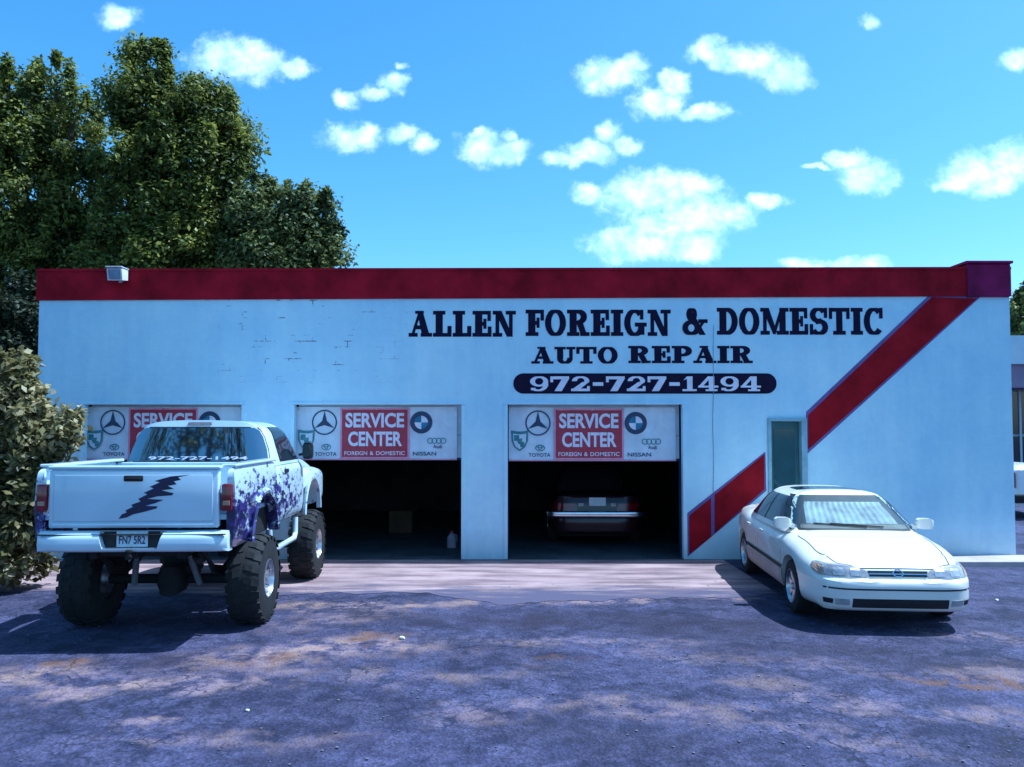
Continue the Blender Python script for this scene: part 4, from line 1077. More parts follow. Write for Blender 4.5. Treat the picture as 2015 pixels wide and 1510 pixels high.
# bed sides with real wheel openings and flares
for s in (-1, 1):
    def side(a, b, c, s=s):
        b2, c2 = sup(b, c, 7); a2, c3 = sup(a, c2, 14)
        z = 1.40 + c3 * .415
        bulge = .030 * (1 - ((z - 1.42) / .42) ** 2)
        return (s * (.942 + b2 * .028 + bulge * (b2 * .5 + .5)), .92 + a2 * .83, z)
    vs_ = rcube(40, 6, 16, side)
    arch = move(lathe_x([(.001, -.3), (.50, -.3), (.50, .4), (.001, .4)], 40), (s * .95, 1.16, .96))
    sd = part('bed_side', cut(vs_, [arch]), M_splash, trk, smooth=True)
    fl = []
    pr = [(.49, -.05), (.53, .0), (.555, .045), (.53, .065), (.495, .055)]
    n = 30; V = []; Fc = []
    for k in range(n + 1):
        a = R(lerp(2, 178, k / n))
        for r_, dx in pr: V.append((s * (.985 + dx), 1.16 + r_ * math.cos(a), .97 + r_ * math.sin(a)))
    m_ = len(pr)
    for k in range(n):
        for i in range(m_): Fc.append((k * m_ + i, k * m_ + (i + 1) % m_, (k + 1) * m_ + (i + 1) % m_, (k + 1) * m_ + i))
    Fc += [tuple(range(m_)), tuple(n * m_ + i for i in range(m_))]
    part('wheel_flare', (V, Fc), M_splash, sd, smooth=True)
    part('bed_rail', box(s * .915 - .075, s * .915 + .075, .14, 1.74, 1.812, 1.845, .012), M_trw, sd)
    part('wheel_well', box(min(s * .60, s * .84), max(s * .60, s * .905), .62, 1.70, .98, 1.50, .02), M_dark, trk)
    # tail lights in their post
    tl = part('tail_light', box(min(s * .865, s * .975), max(s * .865, s * .975), .055, .16, 1.37, 1.645, .018), M_redlens, trk, smooth=True)
    part('reverse_lens', box(min(s * .885, s * .955), max(s * .885, s * .955), .048, .056, 1.43, 1.475, .003), M_amber, tl)
bpm = part('bed_floor', box(-.912, .912, .13, 1.74, 1.28, 1.33), M_trw, trk)
part('bed_front_panel', box(-.912, .912, 1.70, 1.74, 1.331, 1.80, .01), M_trw, trk)
# tailgate: framed panel with a shallow pressed field
tg = part('tailgate', box(-.845, .845, .05, .13, 1.205, 1.79, .022, 3), M_trw, trk, smooth=True)
part('tailgate_cap', box(-.86, .86, .045, .15, 1.792, 1.832, .016, 3), M_trw, tg, smooth=True)
part('pressed_field', box(-.79, .79, .038, .052, 1.275, 1.745, .010, 3), M_trw, tg, smooth=True)
part('lower_crease', box(-.80, .80, .035, .052, 1.222, 1.256, .008), M_trw, tg, smooth=True)
hd = part('handle', box(-.095, .095, .020, .04, 1.675, 1.735, .012), M_rubber, tg, smooth=True)
part('handle_lever', box(-.075, .075, .008, .024, 1.69, 1.712, .006), M_dark, hd)
# torn bolt decal
bolt = [(-.14, 1.30), (-.11, 1.345), (-.06, 1.365), (-.075, 1.385), (.0, 1.42), (-.02, 1.44), (.075, 1.475), (.05, 1.50), (.14, 1.545), (.105, 1.56), (.20, 1.605), (.16, 1.62), (.26, 1.665), (.21, 1.68), (.37, 1.725), (.56, 1.742),
        (.44, 1.715), (.47, 1.69), (.40, 1.675), (.43, 1.645), (.34, 1.63), (.40, 1.60), (.28, 1.585), (.40, 1.555), (.385, 1.535), (.24, 1.525), (.14, 1.50), (.30, 1.49), (.215, 1.455), (.12, 1.43), (.24, 1.425), (.235, 1.405), (.11, 1.37), (.0, 1.345), (-.06, 1.315)]
part('bolt_decal', prism(bolt, .0335, .037), M_decal, tg)
# the bumper: stepped chrome-less steel painted white, plate well in the middle
def bump(a, b, c):
    a2, c2 = sup(a, c, 5); a3, b3 = sup(a2, b, 8)
    z = 1.075 + c2 * .105
    y = .075 + a3 * .105
    if a3 < 0: y += .035 * max(0, (z - 1.115) / .06) * (1 if z > 1.115 else 0) - .012 * (1 - abs((z - 1.05) / .1))
    return (b3 * .95, y + .05 * abs(b3) ** 8, z)
bvf = rcube(8, 60, 14, bump)
bmp = part('rear_bumper', cut(bvf, [prism([(-.34, 1.25), (.34, 1.25), (.27, 1.01), (-.27, 1.01)], -.2, .055)]), M_trw, trk, smooth=True)
part('bumper_step', box(-.93, .93, -.012, .03, 1.140, 1.150, .002), M_rubber, bmp)
part('plate_recess', prism([(-.335, 1.175), (.335, 1.175), (.265, 1.015), (-.265, 1.015)], .040, .056), M_rubber, bmp)
plate(bmp, 0, .030, 1.098, .31, .155, 'FN7 5R2')
for x in (-.31, .31): part('licence_lamp', box(x - .03, x + .03, .018, .045, 1.155, 1.173, .004), M_lampclear, bmp)
part('tow_ball', join(tube([(0, .03, .93), (0, -.06, .93)], .03), tube([(0, -.05, .93), (0, -.05, .975)], .018), box(-.025, .025, -.075, -.025, .97, 1.005, .012)), M_dark, bmp)
# cab
def cabf(a, b, c):
    b2, c2 = sup(b, c, 10); a2, b3 = sup(a, b2, 12)
    z = lerp(.99, 1.79, (c2 + 1) / 2)
    k = (z - .99) / .80
    return (b3 * (.965 + .022 * (1 - (2 * k - 1) ** 2)), lerp(1.77, 3.42, (a2 + 1) / 2), z)
vc = rcube(30, 16, 16, cabf); cv = bvh_of(vc)
cab = part('cab', vc, M_splash, trk, smooth=True)
def topf(a, b, c):
    b2, c2 = (sup(b, c, 4.5) if c > 0 else (b, c)); k = (c2 + 1) / 2
    a2, b3 = sup(a, b2, 7)
    y = lerp(lerp(1.78, 1.92, k), lerp(3.44, 2.92, k ** .9), (a2 + 1) / 2)
    return (b3 * lerp(.945, .76, k ** 1.1), y, lerp(1.75, 2.285, k) + .028 * k * (1 - b3 * b3))
vt = rcube(34, 30, 16, topf); tv = bvh_of(vt)
part('cab_roof', vt, M_trw, cab, smooth=True)
rows = [(1.805, -.82, .82), (1.83, -.845, .845), (1.95, -.82, .82), (2.10, -.765, .765), (2.19, -.71, .71), (2.215, -.66, .66)]
part('window_surround', skin(tv, '-y', [(z - (.014 if i == 0 else (-.014 if i == 5 else 0)), a - .02, b + .02) for i, (z, a, b) in enumerate(rows)], .003, 20, 4), M_rubber, cab, smooth=True)
rw = part('rear_window', skin(tv, '-y', rows, .008, 20, 4), M_film, cab, smooth=True)
vf = font_vf('972-727-1494', .02)
V = [tuple(onto(tv, '-y', lerp(-.58, .62, p[0]), lerp(1.825, 1.865, p[1]), .0095)) for p in vf[0]]
part('lettering', (V, vf[1]), M_white_p, rw, fix=False)
part('brake_light', skin(tv, '-y', [(2.245, -.15, .15), (2.285, -.14, .14)], .012, 8, 2), mat('grey_brake_lamp', (.22, .20, .20), .3, var=.2, vscale=9), cab)
for s, ax in ((1, '+x'), (-1, '-x')):
    dl = [(1.80, 2.16, 3.34), (1.83, 2.155, 3.33), (2.0, 2.17, 3.16), (2.14, 2.21, 2.99), (2.20, 2.24, 2.91), (2.215, 2.28, 2.86)]
    part('window_surround', skin(tv, ax, [(z - (.012 if i == 0 else (-.012 if i == 5 else 0)), a - .025, b + .025) for i, (z, a, b) in enumerate(dl)], .003, 14, 3), M_rubber, cab, smooth=True)
    part('side_window', skin(tv, ax, dl, .007, 14, 3), M_glass, cab, smooth=True)
    part('door_seam', seam(cv, ax, [(2.10, 1.785), (2.09, 1.2), (2.14, 1.02), (3.22, 1.02), (3.28, 1.2), (3.31, 1.785)], .010, .002), M_seam, cab, fix=False)
    h = onto(cv, ax, 2.28, 1.66, 0)
    part('door_handle', box(h.x - .015, h.x + .022 if s > 0 else h.x + .015, 2.20, 2.36, 1.64, 1.69, .008), M_rubber, cab)
    mi = part('mirror', rcube(6, 8, 8, lambda a, b, c: (s * 1.06 + sup(sup(b, c, 4)[0], a, 4)[0] * .075, 3.17 + sup(a, b, 4)[0] * .05, 1.90 + sup(b, c, 4)[1] * .115)), M_rubber, cab, smooth=True)
    part('mirror_arm', tube([(s * .93, 3.19, 1.84), (s * 1.02, 3.18, 1.86)], .018), M_rubber, mi)
    part('mirror_glass', box(s * 1.06 - .058, s * 1.06 + .058, 3.112, 3.122, 1.81, 1.99), M_glass, mi)
part('windshield', skin(tv, '+y', [(1.81, -.82, .82), (2.0, -.77, .77), (2.2, -.66, .66)], .006, 14, 4), M_glass, cab, smooth=True)
# nose: raised hood between broad fenders
def nose(a, b, c):
    b2, c2 = sup(b, c, 6); a2, b3 = sup(a, b2, 6)
    y = lerp(3.424, 5.10, (a2 + 1) / 2)
    ab = abs(b3)
    zt = lerp(1.80, 1.70, ((a2 + 1) / 2) ** 2) - .12 * max(0, min(1, (ab - .58) / .16)) 
    z = lerp(1.02, zt, (c2 + 1) / 2)
    return (b3 * (.955 + .02 * math.sin(math.pi * min(1, max(0, (y - 3.6) / 1.2)))), y, z)
vn = rcube(34, 40, 16, nose)
arches = [move(lathe_x([(.001, -.35), (.50, -.35), (.50, .4), (.001, .4)], 40), (s * .95, 3.92, .96)) for s in (-1, 1)]
part('front_end', cut(vn, arches), M_splash, trk, smooth=True)
nv = bvh_of(vn)
part('grille', skin(nv, '+y', [(1.28, -.50, .50), (1.60, -.55, .55)], .006, 14, 3), M_rubber, trk)
for s in (-1, 1):
    part('headlight', skin(nv, '+y', [(1.36, s * .62, s * .88), (1.56, s * .62, s * .88)], .006, 8, 2), M_lampclear, trk)
    part('wheel_well', box(min(s * .42, s * .60), max(s * .42, s * .60), 3.42, 4.42, 1.0, 1.5), M_dark, trk)
    V, Fc = [], []
    for k in range(n + 1):
        a = R(lerp(2, 178, k / n))
        for r_, dx in pr: V.append((s * (.962 + dx * .6), 3.92 + r_ * math.cos(a), .97 + r_ * math.sin(a)))
    for k in range(n):
        for i in range(m_): Fc.append((k * m_ + i, k * m_ + (i + 1) % m_, (k + 1) * m_ + (i + 1) % m_, (k + 1) * m_ + i))
    Fc += [tuple(range(m_)), tuple(n * m_ + i for i in range(m_))]
    part('wheel_flare', (V, Fc), M_splash, trk, smooth=True)
    wheel(trk, s * .90, 1.16, .50, .34, s, .215, lugs=True, spokes=8)
    wheel(trk, s * .90, 3.92, .50, .34, s, .215, lugs=True, spokes=8)
    part('frame_rail', box(min(s * .40, s * .48), max(s * .40, s * .48), .15, 5.0, .88, 1.02, .01), M_dark, trk)
    part('leaf_spring', join(*[tube([(s * .55, .45 + .06 * q, .92 - .03 * q), (s * .55, .8, .70 - .028 * q), (s * .55, 1.16, .63 - .028 * q), (s * .55, 1.5, .70 - .028 * q), (s * .55, 1.9 - .06 * q, .92 - .03 * q)], .022, 6) for q in range(3)]), M_dark, trk)
    part('shock_absorber', join(tube([(s * .36, .95, .48), (s * .30, .85, .75)], .035), tube([(s * .30, .85, .74), (s * .26, .78, 1.0)], .025)), mat('pale_shock_paint', (.16, .16, .17), .4, var=.2, vscale=8) if s < 0 else MATS['pale_shock_paint'], trk)
    part('step_bar', join(tube([(s * .90, 1.78, .98), (s * .905, 1.80, .76), (s * .91, 1.90, .70), (s * .91, 3.02, .70), (s * .905, 3.12, .76), (s * .90, 3.14, .98)], .038, 10)), M_trw, trk, smooth=True)
for yy in (1.16, 3.92):
    ax_ = part('axle', tube([(-.72, yy, .5), (.72, yy, .5)], .055, 12), M_dark, trk, smooth=True)
    dx_ = 0.0 if yy < 2 else -.25
    part('differential', rcube(8, 8, 8, lambda a, b, c: (dx_ + sup(sup(a, b, 2.4)[0], c, 2.4)[0] * .17, yy - .03 + sup(a, b, 2.4)[1] * .16, .5 + sup(sup(a, b, 2.4)[0], c, 2.4)[1] * .165)), M_dark, ax_, smooth=True)
part('drive_shaft', tube([(0, 1.25, .53), (0, 3.0, .82)], .04), M_dark, trk)
part('exhaust_pipe', tube([(.25, 3.2, .80), (.3, 2.0, .84), (.34, 1.5, .95), (.34, .9, .95), (.52, .35, .86), (.62, .2, .85)], .035), M_dark, trk)
part("hitch_receiver", box(-.045, .045, .04, .20, .90, .97, .008), M_dark, trk)
part('fuel_tank', box(-.40, .38, 1.95, 2.9, .86, 1.08, .04), M_dark, trk)
part('hitch_crossbar', box(-.42, .42, .20, .30, .90, .98, .01), M_dark, trk)
# ================================================================== PLANTS
def leaf_mat(name, dark, mid, light, trans=.25):
    m = bpy.data.materials.new(name); m.use_nodes = True
    nt = m.node_tree; N = nt.nodes; L = nt.links; b = N['Principled BSDF']
    g = N.new('ShaderNodeNewGeometry'); tc = N.new('ShaderNodeTexCoord')
    n = N.new('ShaderNodeTexNoise'); n.inputs['Scale'].default_value = .9; n.inputs['Detail'].default_value = 3; L.new(tc.outputs['Object'], n.inputs['Vector'])
    a = N.new('ShaderNodeMath'); a.operation = 'MULTIPLY_ADD'; L.new(g.outputs['Random Per Island'], a.inputs[0]); a.inputs[1].default_value = .55
    s = N.new('ShaderNodeMath'); s.operation = 'MULTIPLY_ADD'; L.new(n.outputs[0], s.inputs[0]); s.inputs[1].default_value = 1.1; s.inputs[2].default_value = -.33
    L.new(s.outputs[0], a.inputs[2])
    r = N.new('ShaderNodeValToRGB'); L.new(a.outputs[0], r.inputs[0])
    r.color_ramp.elements[0].position = .12; r.color_ramp.elements[0].color = (*dark, 1)
    r.color_ramp.elements[1].position = .88; r.color_ramp.elements[1].color = (*light, 1)
    e = r.color_ramp.elements.new(.5); e.color = (*mid, 1)
    L.new(r.outputs[0], b.inputs['Base Color']); b.inputs['Roughness'].default_value = .5; b.inputs['Specular IOR Level'].default_value = .35
    tr = N.new('ShaderNodeBsdfTranslucent'); L.new(r.outputs[0], tr.inputs[0])
    mx = N.new('ShaderNodeMixShader'); mx.inputs[0].default_value = trans; L.new(b.outputs[0], mx.inputs[1]); L.new(tr.outputs[0], mx.inputs[2])
    L.new(mx.outputs[0], N['Material Output'].inputs[0])
    return m
M_leaf = leaf_mat('tree_leaves', (.022, .036, .008), (.16, .19, .032), (.46, .44, .08), .45)
M_leaf2 = leaf_mat('bluish_tree_leaves', (.024, .040, .014), (.14, .17, .05), (.36, .37, .11), .42)
M_leafb = leaf_mat('pale_bush_leaves', (.07, .065, .022), (.26, .23, .080), (.64, .53, .30), .40)
M_leaf_shade = leaf_mat('shade_dark_shrub_leaves', (.012, .020, .010), (.030, .040, .016), (.07, .075, .03), .2)  # leaf colour darkened to stand for shade under the tall tree
M_bark = mat('grey_brown_bark', (.085, .065, .05), .9, var=.5, vscale=5, bump=.9, bscale=16, streak=.25)
M_twig = mat('pale_twig_bark', (.16, .12, .095), .9, var=.4, vscale=7)

def leaves(centres, radii, per, size, seed, upright=.25, lens=1.9):
    """Leaf blades (a folded pair of triangles each) scattered round twig ends."""
    g = np.random.default_rng(seed)
    C = np.repeat(np.asarray(centres), per, axis=0); Rr = np.repeat(np.asarray(radii), per, axis=0)
    n = len(C)
    d = g.normal(size=(n, 3)); d /= np.linalg.norm(d, axis=1)[:, None]
    P = C + d * Rr * (g.random((n, 1)) ** .55)
    nn = d * .8 + g.normal(size=(n, 3)) * .55; nn[:, 2] += .65; nn /= np.linalg.norm(nn, axis=1)[:, None]     # blades face out of the clump and up
    t = g.normal(size=(n, 3)); t[:, 2] += upright; t -= nn * (t * nn).sum(axis=1)[:, None]; t /= np.linalg.norm(t, axis=1)[:, None] + 1e-9
    s = np.cross(t, nn)
    L_ = size * (.65 + .7 * g.random((n, 1))); Wd = L_ / lens
    a = P; b = P + t * L_ * .5 + s * Wd * .5 + nn * L_ * .06; c = P + t * L_; e = P + t * L_ * .5 - s * Wd * .5 + nn * L_ * .06
    V = np.stack([a, b, c, e], axis=1).reshape(-1, 3)
    return V
def leaf_mesh(name, V):
    n = len(V) // 4
    me = bpy.data.meshes.new(name); me.vertices.add(4 * n); me.vertices.foreach_set('co', V.astype(np.float32).ravel())
    me.loops.add(4 * n); me.loops.foreach_set('vertex_index', np.arange(4 * n, dtype=np.int32))
    me.polygons.add(n); me.polygons.foreach_set('loop_start', np.arange(0, 4 * n, 4, dtype=np.int32))
    me.update(calc_edges=True); me.validate(); return me

def tree(name, label, cat, base, lobes, trunk_r, clus, per, size, seed, lm, bark=M_bark, group=None, limb_r=.09, crad=(.30, .55), trunk_to=.6, plumes=True):
    """lobes: (x, y, z, rx, ry, rz) in metres; clusters of leaves sit on twigs that fill each lobe's outer shell."""
    g = np.random.default_rng(seed); rr = random.Random(seed)
    base = Vector(base); t = thing(name, label, cat, base, group=group)
    vol = np.array([l[3] * l[4] * l[5] for l in lobes]) ** .67; cnt = np.maximum(3, (vol / vol.sum() * clus)).astype(int)
    cs, rs, limbs = [], [], []
    for l, c in zip(lobes, cnt):
        d = g.normal(size=(c, 3)); d /= np.linalg.norm(d, axis=1)[:, None]
        rad = .55 + .48 * g.random((c, 1)) ** .6
        P = np.array(l[:3]) + d * rad * np.array(l[3:6])
        P = P[P[:, 2] > base.z + .15]
        cs.append(P)
        q = crad[0] + (crad[1] - crad[0]) * g.random((len(P), 1)) ** 1.5
        rs.append(q * np.array([[1, 1, 1]]) * (1 + (g.random((len(P), 3)) - .5) * .5))
        # upright plumes standing out of the upper shell
        k = max(3, c // 4) if plumes else 0
        if k:
            d = g.normal(size=(k, 3)); d[:, 2] = np.abs(d[:, 2]) + .35; d /= np.linalg.norm(d, axis=1)[:, None]
            P = np.array(l[:3]) + d * np.array(l[3:6]) * (.98 + .16 * g.random((k, 1))); P[:, 2] += .15
            cs.append(P); rs.append(np.array([[.45, .45, 1.15]]) * crad[0] * (.8 + .6 * g.random((k, 1))))
    C = np.concatenate(cs) - np.array(base); Rr = np.concatenate(rs)
    # trunk and limbs
    zc = min(l[2] for l in lobes) - base.z
    top = Vector((0, 0, max(.4, zc * trunk_to)))
    wob = [Vector((rr.uniform(-.12, .12) * trunk_r * 4, rr.uniform(-.12, .12) * trunk_r * 4, 0)) for _ in range(5)]
    pts = [top * (i / 4) + (wob[i] if 0 < i < 4 else Vector()) for i in range(5)]; pts[0] = Vector((0, 0, -.05))
    wood = [tube(pts, [trunk_r * 1.35, trunk_r, trunk_r * .92, trunk_r * .85, trunk_r * .8], 12)]
    for l in lobes:
        e = Vector(l[:3]) - base; m1 = top.lerp(e, .35) + Vector((rr.uniform(-.3, .3), rr.uniform(-.3, .3), .25)) * trunk_r * 2.5
        m2 = top.lerp(e, .7) + Vector((rr.uniform(-.3, .3), rr.uniform(-.3, .3), .2)) * trunk_r * 2
        wood.append(tube([top - Vector((0, 0, trunk_r)), m1, m2, e + Vector((0, 0, l[5] * .5))], [limb_r * 1.3, limb_r, limb_r * .6, limb_r * .18], 7))
        for k in range(7):
            dd = Vector((rr.gauss(0, 1), rr.gauss(0, 1), rr.gauss(.4, 1))).normalized()
            q = e + Vector((dd.x * l[3], dd.y * l[4], dd.z * l[5])) * .95
            s_ = m2.lerp(e, rr.random())
            wood.append(tube([s_, s_.lerp(q, .5) + Vector((0, 0, .08)), q], [limb_r * .4, limb_r * .25, limb_r * .08], 5))
    part('trunk', join(*wood), bark, t, smooth=True)
    V = leaves(C, Rr, per, size, seed + 1)
    V = V[np.repeat(V.reshape(-1, 4, 3)[:, :, 2].min(axis=1) > .01, 4)]
    link('crown', leaf_mesh('crown', V), lm, t)
    return t
def lob(px, py, Y, rx, ry, depth=None):
    p = at(px, py, Y); k = Y / F
    return (p.x, Y, p.z, rx * k, depth if depth else rx * k * .9, ry * k)

# three trees behind the garage
Y1, Y2, Y3 = 25.0, 24.0, 23.2
T1 = [lob(15, 185, Y1, 30, 45), lob(100, 182, Y1, 38, 56), lob(50, 270, Y1, 90, 80), lob(140, 270, Y1, 60, 75), lob(-70, 300, Y1, 90, 110), lob(30, 400, Y1, 110, 90), lob(150, 390, Y1, 75, 80), lob(-60, 520, Y1, 110, 120), lob(70, 520, Y1, 100, 90), lob(160, 490, Y1, 60, 60), lob(20, 640, Y1, 100, 80)]
tree('leafy_tree', 'tall broad green tree rising behind the garage corner above the pale leafy bush', 'tree', (at(60, 900, Y1).x, Y1, 0), T1, .30, 300, 280, .15, 21, M_leaf, limb_r=.13, crad=(.36, .85))
T2 = [lob(265, 142, Y2, 26, 52), lob(315, 150, Y2, 24, 48), lob(285, 210, Y2, 65, 70), lob(360, 220, Y2, 50, 60), lob(410, 225, Y2, 38, 60), lob(455, 270, Y2, 45, 70), lob(280, 320, Y2, 80, 70), lob(380, 320, Y2, 90, 75), lob(455, 360, Y2, 50, 70), lob(300, 430, Y2, 95, 75), lob(400, 430, Y2, 90, 75), lob(350, 520, Y2, 130, 60), lob(240, 500, Y2, 70, 70)]
tree('leafy_tree', 'tallest tree with upright leafy plumes behind the roof, above the floodlight', 'tree', (at(340, 900, Y2).x, Y2, 0), T2, .32, 330, 280, .145, 33, M_leaf, limb_r=.13, crad=(.32, .80))
T3 = [lob(510, 420, Y3, 45, 55), lob(555, 440, Y3, 50, 60), lob(600, 430, Y3, 40, 50), lob(645, 425, Y3, 16, 38), lob(610, 490, Y3, 50, 45), lob(658, 490, Y3, 20, 28), lob(530, 510, Y3, 70, 50), lob(480, 480, Y3, 50, 60), lob(580, 560, Y3, 80, 50)]
tree('leafy_tree', 'lower bluish-green tree peeking over the roof beside the tallest tree', 'tree', (at(560, 900, Y3).x, Y3, 0), T3, .2, 190, 220, .14, 47, M_leaf2, limb_r=.08, crad=(.25, .58))
# undergrowth beside the left wall; canopy shade is put into its leaf colour
Y4 = 21.5
tree('tall_shrub', 'green shrub with shade-dark leaves growing beside the left wall under the tall broad tree', 'shrub', (at(10, 900, Y4).x, Y4, 0), [lob(20, 640, Y4, 70, 70), lob(-60, 700, Y4, 90, 90), lob(30, 760, Y4, 60, 90), lob(10, 900, Y4, 80, 100), lob(-90, 900, Y4, 90, 100), lob(0, 1000, Y4, 70, 60)], .10, 200, 160, .15, 58, M_leaf_shade, limb_r=.05, crad=(.3, .6))
# pale bush beside the truck
Y5 = 11.1
B5 = [lob(15, 760, Y5, 40, 50), lob(60, 790, Y5, 30, 50), lob(-40, 850, Y5, 70, 90), lob(40, 860, Y5, 60, 70), lob(95, 860, Y5, 45, 45), lob(140, 862, Y5, 22, 26), lob(30, 960, Y5, 70, 80), lob(-50, 1000, Y5, 80, 100), lob(70, 1000, Y5, 50, 90), lob(40, 1080, Y5, 55, 70), lob(-20, 1120, Y5, 80, 60)]
tree('leafy_bush', 'pale dry-looking leafy bush standing beside the lifted truck', 'bush', (at(25, 1000, Y5).x, Y5, 0), B5, .05, 300, 62, .115, 71, M_leafb, M_twig, limb_r=.026, crad=(.12, .27), trunk_to=.25)
# trees across the street, behind the viewpoint: the rear glass mirrors them
S1 = [(-10.2, -8, 11.0, 2.2, 1.8, 1.6), (-8.4, -8, 12.2, 1.9, 1.8, 1.7), (-11.6, -8.4, 12.6, 1.9, 1.8, 1.7), (-9.8, -8, 14.2, 2.1, 1.8, 1.6), (-7.0, -8.2, 10.2, 1.8, 1.6, 1.6), (-13.2, -8.4, 10.6, 1.9, 1.6, 1.6), (-6.2, -8.0, 12.4, 1.6, 1.6, 1.6), (-13.8, -8.0, 13.0, 1.8, 1.6, 1.6)]
S1 += [(-5.0, -8, 14.6, 1.7, 1.6, 1.7), (-7.4, -8, 15.6, 1.7, 1.6, 1.6), (-11.8, -8, 15.8, 1.8, 1.6, 1.6), (-9.6, -8, 17.0, 1.8, 1.6, 1.6)]
S2 = [(-16, -8.5, 11.4, 1.9, 1.7, 1.7), (-18.5, -8.5, 12.0, 1.9, 1.7, 1.7), (-16.5, -8.5, 14.2, 1.9, 1.7, 1.7), (-19.0, -8.5, 14.8, 1.9, 1.7, 1.7), (-14.6, -8.5, 15.6, 1.7, 1.7, 1.6), (-17.2, -8.5, 16.8, 1.8, 1.7, 1.6), (-21.0, -8.5, 13.2, 1.7, 1.7, 1.7)]
for bx0, lobs, cl, sd in ((-9.8, S1, 230, 91), (-17.5, S2, 150, 95)):
    tree('street_tree', 'tall tree across the lot mirrored in the rear glass of the lifted truck', 'tree', (bx0, -8.2, 0), lobs, .26, cl, 40, .22, sd, M_leaf, limb_r=.09, crad=(.40, .7), group='trees mirrored in the truck glass')

# ================================================================== BEYOND THE RIGHT END
M_store = mat('white_store_fascia', (.62, .70, .74), .6, var=.12, vscale=1)
M_soff = mat('mauve_soffit', (.32, .24, .32), .7, var=.2, vscale=1)
M_sglass = mat('store_glass', (.012, .02, .025), .08, spec=.8, var=.3, vscale=1)
SY = 31.0
def S(px, py): p = at(px, py, SY); return p.x, p.z
sx0 = S(1975, 700)[0]; sx1 = sx0 + 16
store = thing('store_building', 'white flat-roofed shop with dark glass front beyond the garage end', 'building', (sx0, SY, 0))
def sp_(name, vf, m, parent=None): return part(name, ([(p[0] - sx0, p[1] - SY, p[2]) for p in vf[0]], vf[1]), m, parent or store)
zt, zf, zs_, zm, zk = S(2005, 664)[1], S(2005, 719)[1], S(2005, 764)[1], S(2005, 857)[1], S(2005, 915)[1]
sp_('wall', box(sx0, sx1, SY + 1.3, SY + 9, -.05, zt - .3), M_store)
sp_('fascia', box(sx0 - .2, sx1 + .2, SY - .6, SY + 9.2, zf, zt), M_store)
sp_('soffit_beam', box(sx0 + .02, sx1, SY - .4, SY + 1.29, zs_, zf - .003), M_soff)
for k in range(7):
    x = sx0 + .3 + k * 2.2
    w_ = sp_('window', box(x, x + 2.05, SY + 1.2, SY + 1.29, zm + .05, zs_ - .06), M_sglass)
    sp_('lower_window', box(x, x + 2.05, SY + 1.2, SY + 1.29, .5, zm - .05), M_sglass, w_)
    sp_('mullion', box(x + .98, x + 1.06, SY + 1.15, SY + 1.198, .5, zs_ - .06), M_store, w_)
    sp_('transom', box(x, x + 2.05, SY + 1.15, SY + 1.198, zk - .04, zk + .04), M_store, w_)
Y6 = 42.0
tree('leafy_tree', 'distant tree showing above the flat roof of the white shop', 'tree', (at(2040, 900, Y6).x, Y6, 0), [lob(2010, 640, Y6, 30, 34), lob(2050, 620, Y6, 45, 50), lob(2100, 650, Y6, 45, 50), lob(2000, 665, Y6, 22, 25)], .2, 170, 90, .30, 85, M_leaf2, limb_r=.08, crad=(.35, .6))
# white van tail showing past the corner
VX, VY = at(2062, 1000, 19.5).x, 19.5
van = thing('white_van', 'white van with dark rear glass parked past the right end of the garage', 'van', (VX, VY, 0))
M_vanw = mat('white_van_paint', (.72, .72, .74), .3, var=.08, vscale=2, coat=.4)
def vb_(a, b, c):
    b2, c2 = sup(b, c, 7); a2, b3 = sup(a, b2, 7); z = lerp(.36, 1.72 if False else .93 + .0, 0) if False else lerp(.36, 1.22, (c2 + 1) / 2)
    return (b3 * .93, 2.3 + a2 * 2.3, z)
part('body', cut(rcube(30, 16, 14, vb_), [move(lathe_x([(.001, -.3), (.40, -.3), (.40, .3), (.001, .3)], 28), (s * .9, yy, .36)) for s in (-1, 1) for yy in (.95, 3.7)]), M_vanw, van, smooth=True)
zr = at(2010, 957, VY).z
def vt_(a, b, c):
    b2, c2 = sup(b, c, 5); k = (c2 + 1) / 2; a2, b3 = sup(a, b2, 8)
    return (b3 * lerp(.90, .76, k), lerp(lerp(.05, .22, k), lerp(3.9, 2.9, k), (a2 + 1) / 2), lerp(1.15, zr + .5, k))
vv = rcube(24, 16, 12, vt_); vbv = bvh_of(vv)
part('roof', vv, M_vanw, van, smooth=True)
zq = zr + .5
part('rear_window', skin(vbv, '-y', [(1.2, -.78, .78), (zq - .18, -.68, .68)], .006, 10, 4), M_glass, van, smooth=True)
for s, ax in ((1, '+x'), (-1, '-x')):
    part('side_window', skin(vbv, ax, [(1.22, .3, 3.5), (zq - .16, .45, 2.8)], .006, 12, 3), M_glass, van, smooth=True)
    part('tail_light', box(min(s * .76, s * .93), max(s * .76, s * .93), -.01, .12, .78, 1.16, .02), M_redlens, van)
    for yy in (.95, 3.7): wheel(van, s * .82, yy, .34, .20, s, .20)
part('rear_bumper', box(-.92, .92, -.08, .1, .42, .62, .04), M_dark, van, smooth=True)
plate(van, 0, -.012, .85, .31, .155, '')

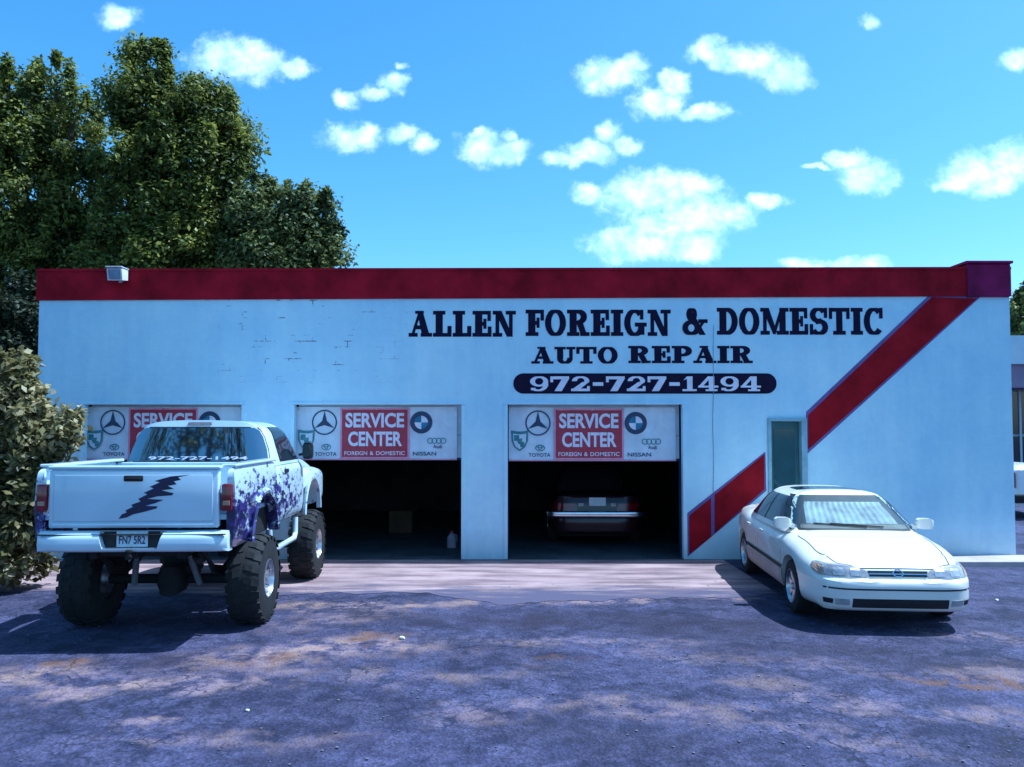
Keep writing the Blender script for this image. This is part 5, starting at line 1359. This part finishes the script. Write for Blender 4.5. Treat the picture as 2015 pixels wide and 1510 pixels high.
# ================================================================== SMALL THINGS
# workshop bits standing inside the middle bay
M_card = mat('brown_cardboard', (.07, .04, .02), .8, var=.25, vscale=4)
bx_ = thing('cardboard_box', 'brown cardboard box on the dark floor inside the middle bay', 'box', (at(790, 1020, 17.2).x, 17.2, .014))
part('carton', box(-.24, .24, -.18, .18, .002, .46, .006), M_card, bx_)
for s in (-1, 1): part('flap', prism([(s * .24, .46), (s * .34, .52), (s * .34, .526), (s * .24, .466)], -.178, .178), M_card, bx_)
M_jug = mat('milky_plastic', (.30, .25, .32), .4, var=.1, vscale=8)
j = thing('plastic_jug', 'white plastic jug standing on the bay floor by the pale pier', 'jug', (at(889, 1060, 15.0).x, 15.0, .013))
part('jug_body', rcube(8, 8, 10, lambda a, b, c: (sup(a, b, 4)[0] * .085 * (1 if c < .3 else 1 - .75 * ((c - .3) / .7) ** 1.5), sup(a, b, 4)[1] * .085 * (1 if c < .3 else 1 - .75 * ((c - .3) / .7) ** 1.5), .135 + c * .135)), M_jug, j, smooth=True)
part('jug_cap', tube([(0, 0, .271), (0, 0, .305)], .028, 10), M_bred, j)
part('jug_handle', tube([(.05, 0, .24), (.10, 0, .22), (.095, 0, .14), (.08, 0, .10)], .012, 6), M_jug, j)
# litter and stones on the lot
M_stone = mat('pale_stone', (.50, .46, .44), .9, var=.2, vscale=20)
M_paper = mat('crumpled_white_paper', (.80, .78, .76), .8, var=.1, vscale=20)
def lump(r, seed, fl=.6):
    g = random.Random(seed); bm = bmesh.new(); bmesh.ops.create_icosphere(bm, subdivisions=1, radius=1)
    for v in bm.verts: v.co *= g.uniform(.7, 1.15); v.co.z = v.co.z * fl + fl * .75
    bm.verts.index_update(); q = [(v.co.x * r, v.co.y * r, v.co.z * r) for v in bm.verts], [tuple(x.index for x in f.verts) for f in bm.faces]; bm.free(); return q
for (px, py, r, lab) in ((792, 1258, .034, 'crumpled white paper scrap on the asphalt out in front of the middle pier'), (1962, 1183, .028, 'crumpled white paper scrap on the asphalt past the nose of the white sedan'), (487, 1400, .018, 'crumpled white paper scrap on the asphalt behind the lifted truck')):
    g_ = gnd(px, py); o = part('paper_scrap', lump(r, px), M_paper); o.location = (g_.x, g_.y, .001); tag(o, lab, 'litter')
# loose gravel over the near lot: too many to count
g = np.random.default_rng(3); V = []; Fc = []; base = lump(1.0, 4)
bvv = np.array(base[0]); bfv = base[1]
n = 5200
ys = 3.2 + 8.5 * g.random(n) ** 1.6; xs_ = (g.random(n) - .5) * 2 * (ys * .72 + .6)
dens = np.sin(xs_ * .9 + 1) * np.sin(ys * 1.1) + np.sin(xs_ * 2.1 + ys * .7) * .6
keep = g.random(n) < .35 + .35 * dens
VV, FF, k = [], [], 0
for x, y in zip(xs_[keep], ys[keep]):
    s = .004 + .010 * g.random() ** 3; a = g.random() * 6.28; c_, s_ = math.cos(a), math.sin(a)
    P = bvv * s; P = np.stack([P[:, 0] * c_ - P[:, 1] * s_ + x, P[:, 0] * s_ + P[:, 1] * c_ + y, P[:, 2] + .0005], axis=1)
    VV.append(P); FF += [tuple(i + k for i in f) for f in bfv]; k += len(P)
gv = part('gravel', (np.concatenate(VV).tolist(), FF), mat('grey_gravel', (.20, .19, .22), .9, col2=(.07, .07, .09), vscale=30), fix=False)
tag(gv, 'loose fine gravel strewn over the worn asphalt', 'gravel', kind='stuff')
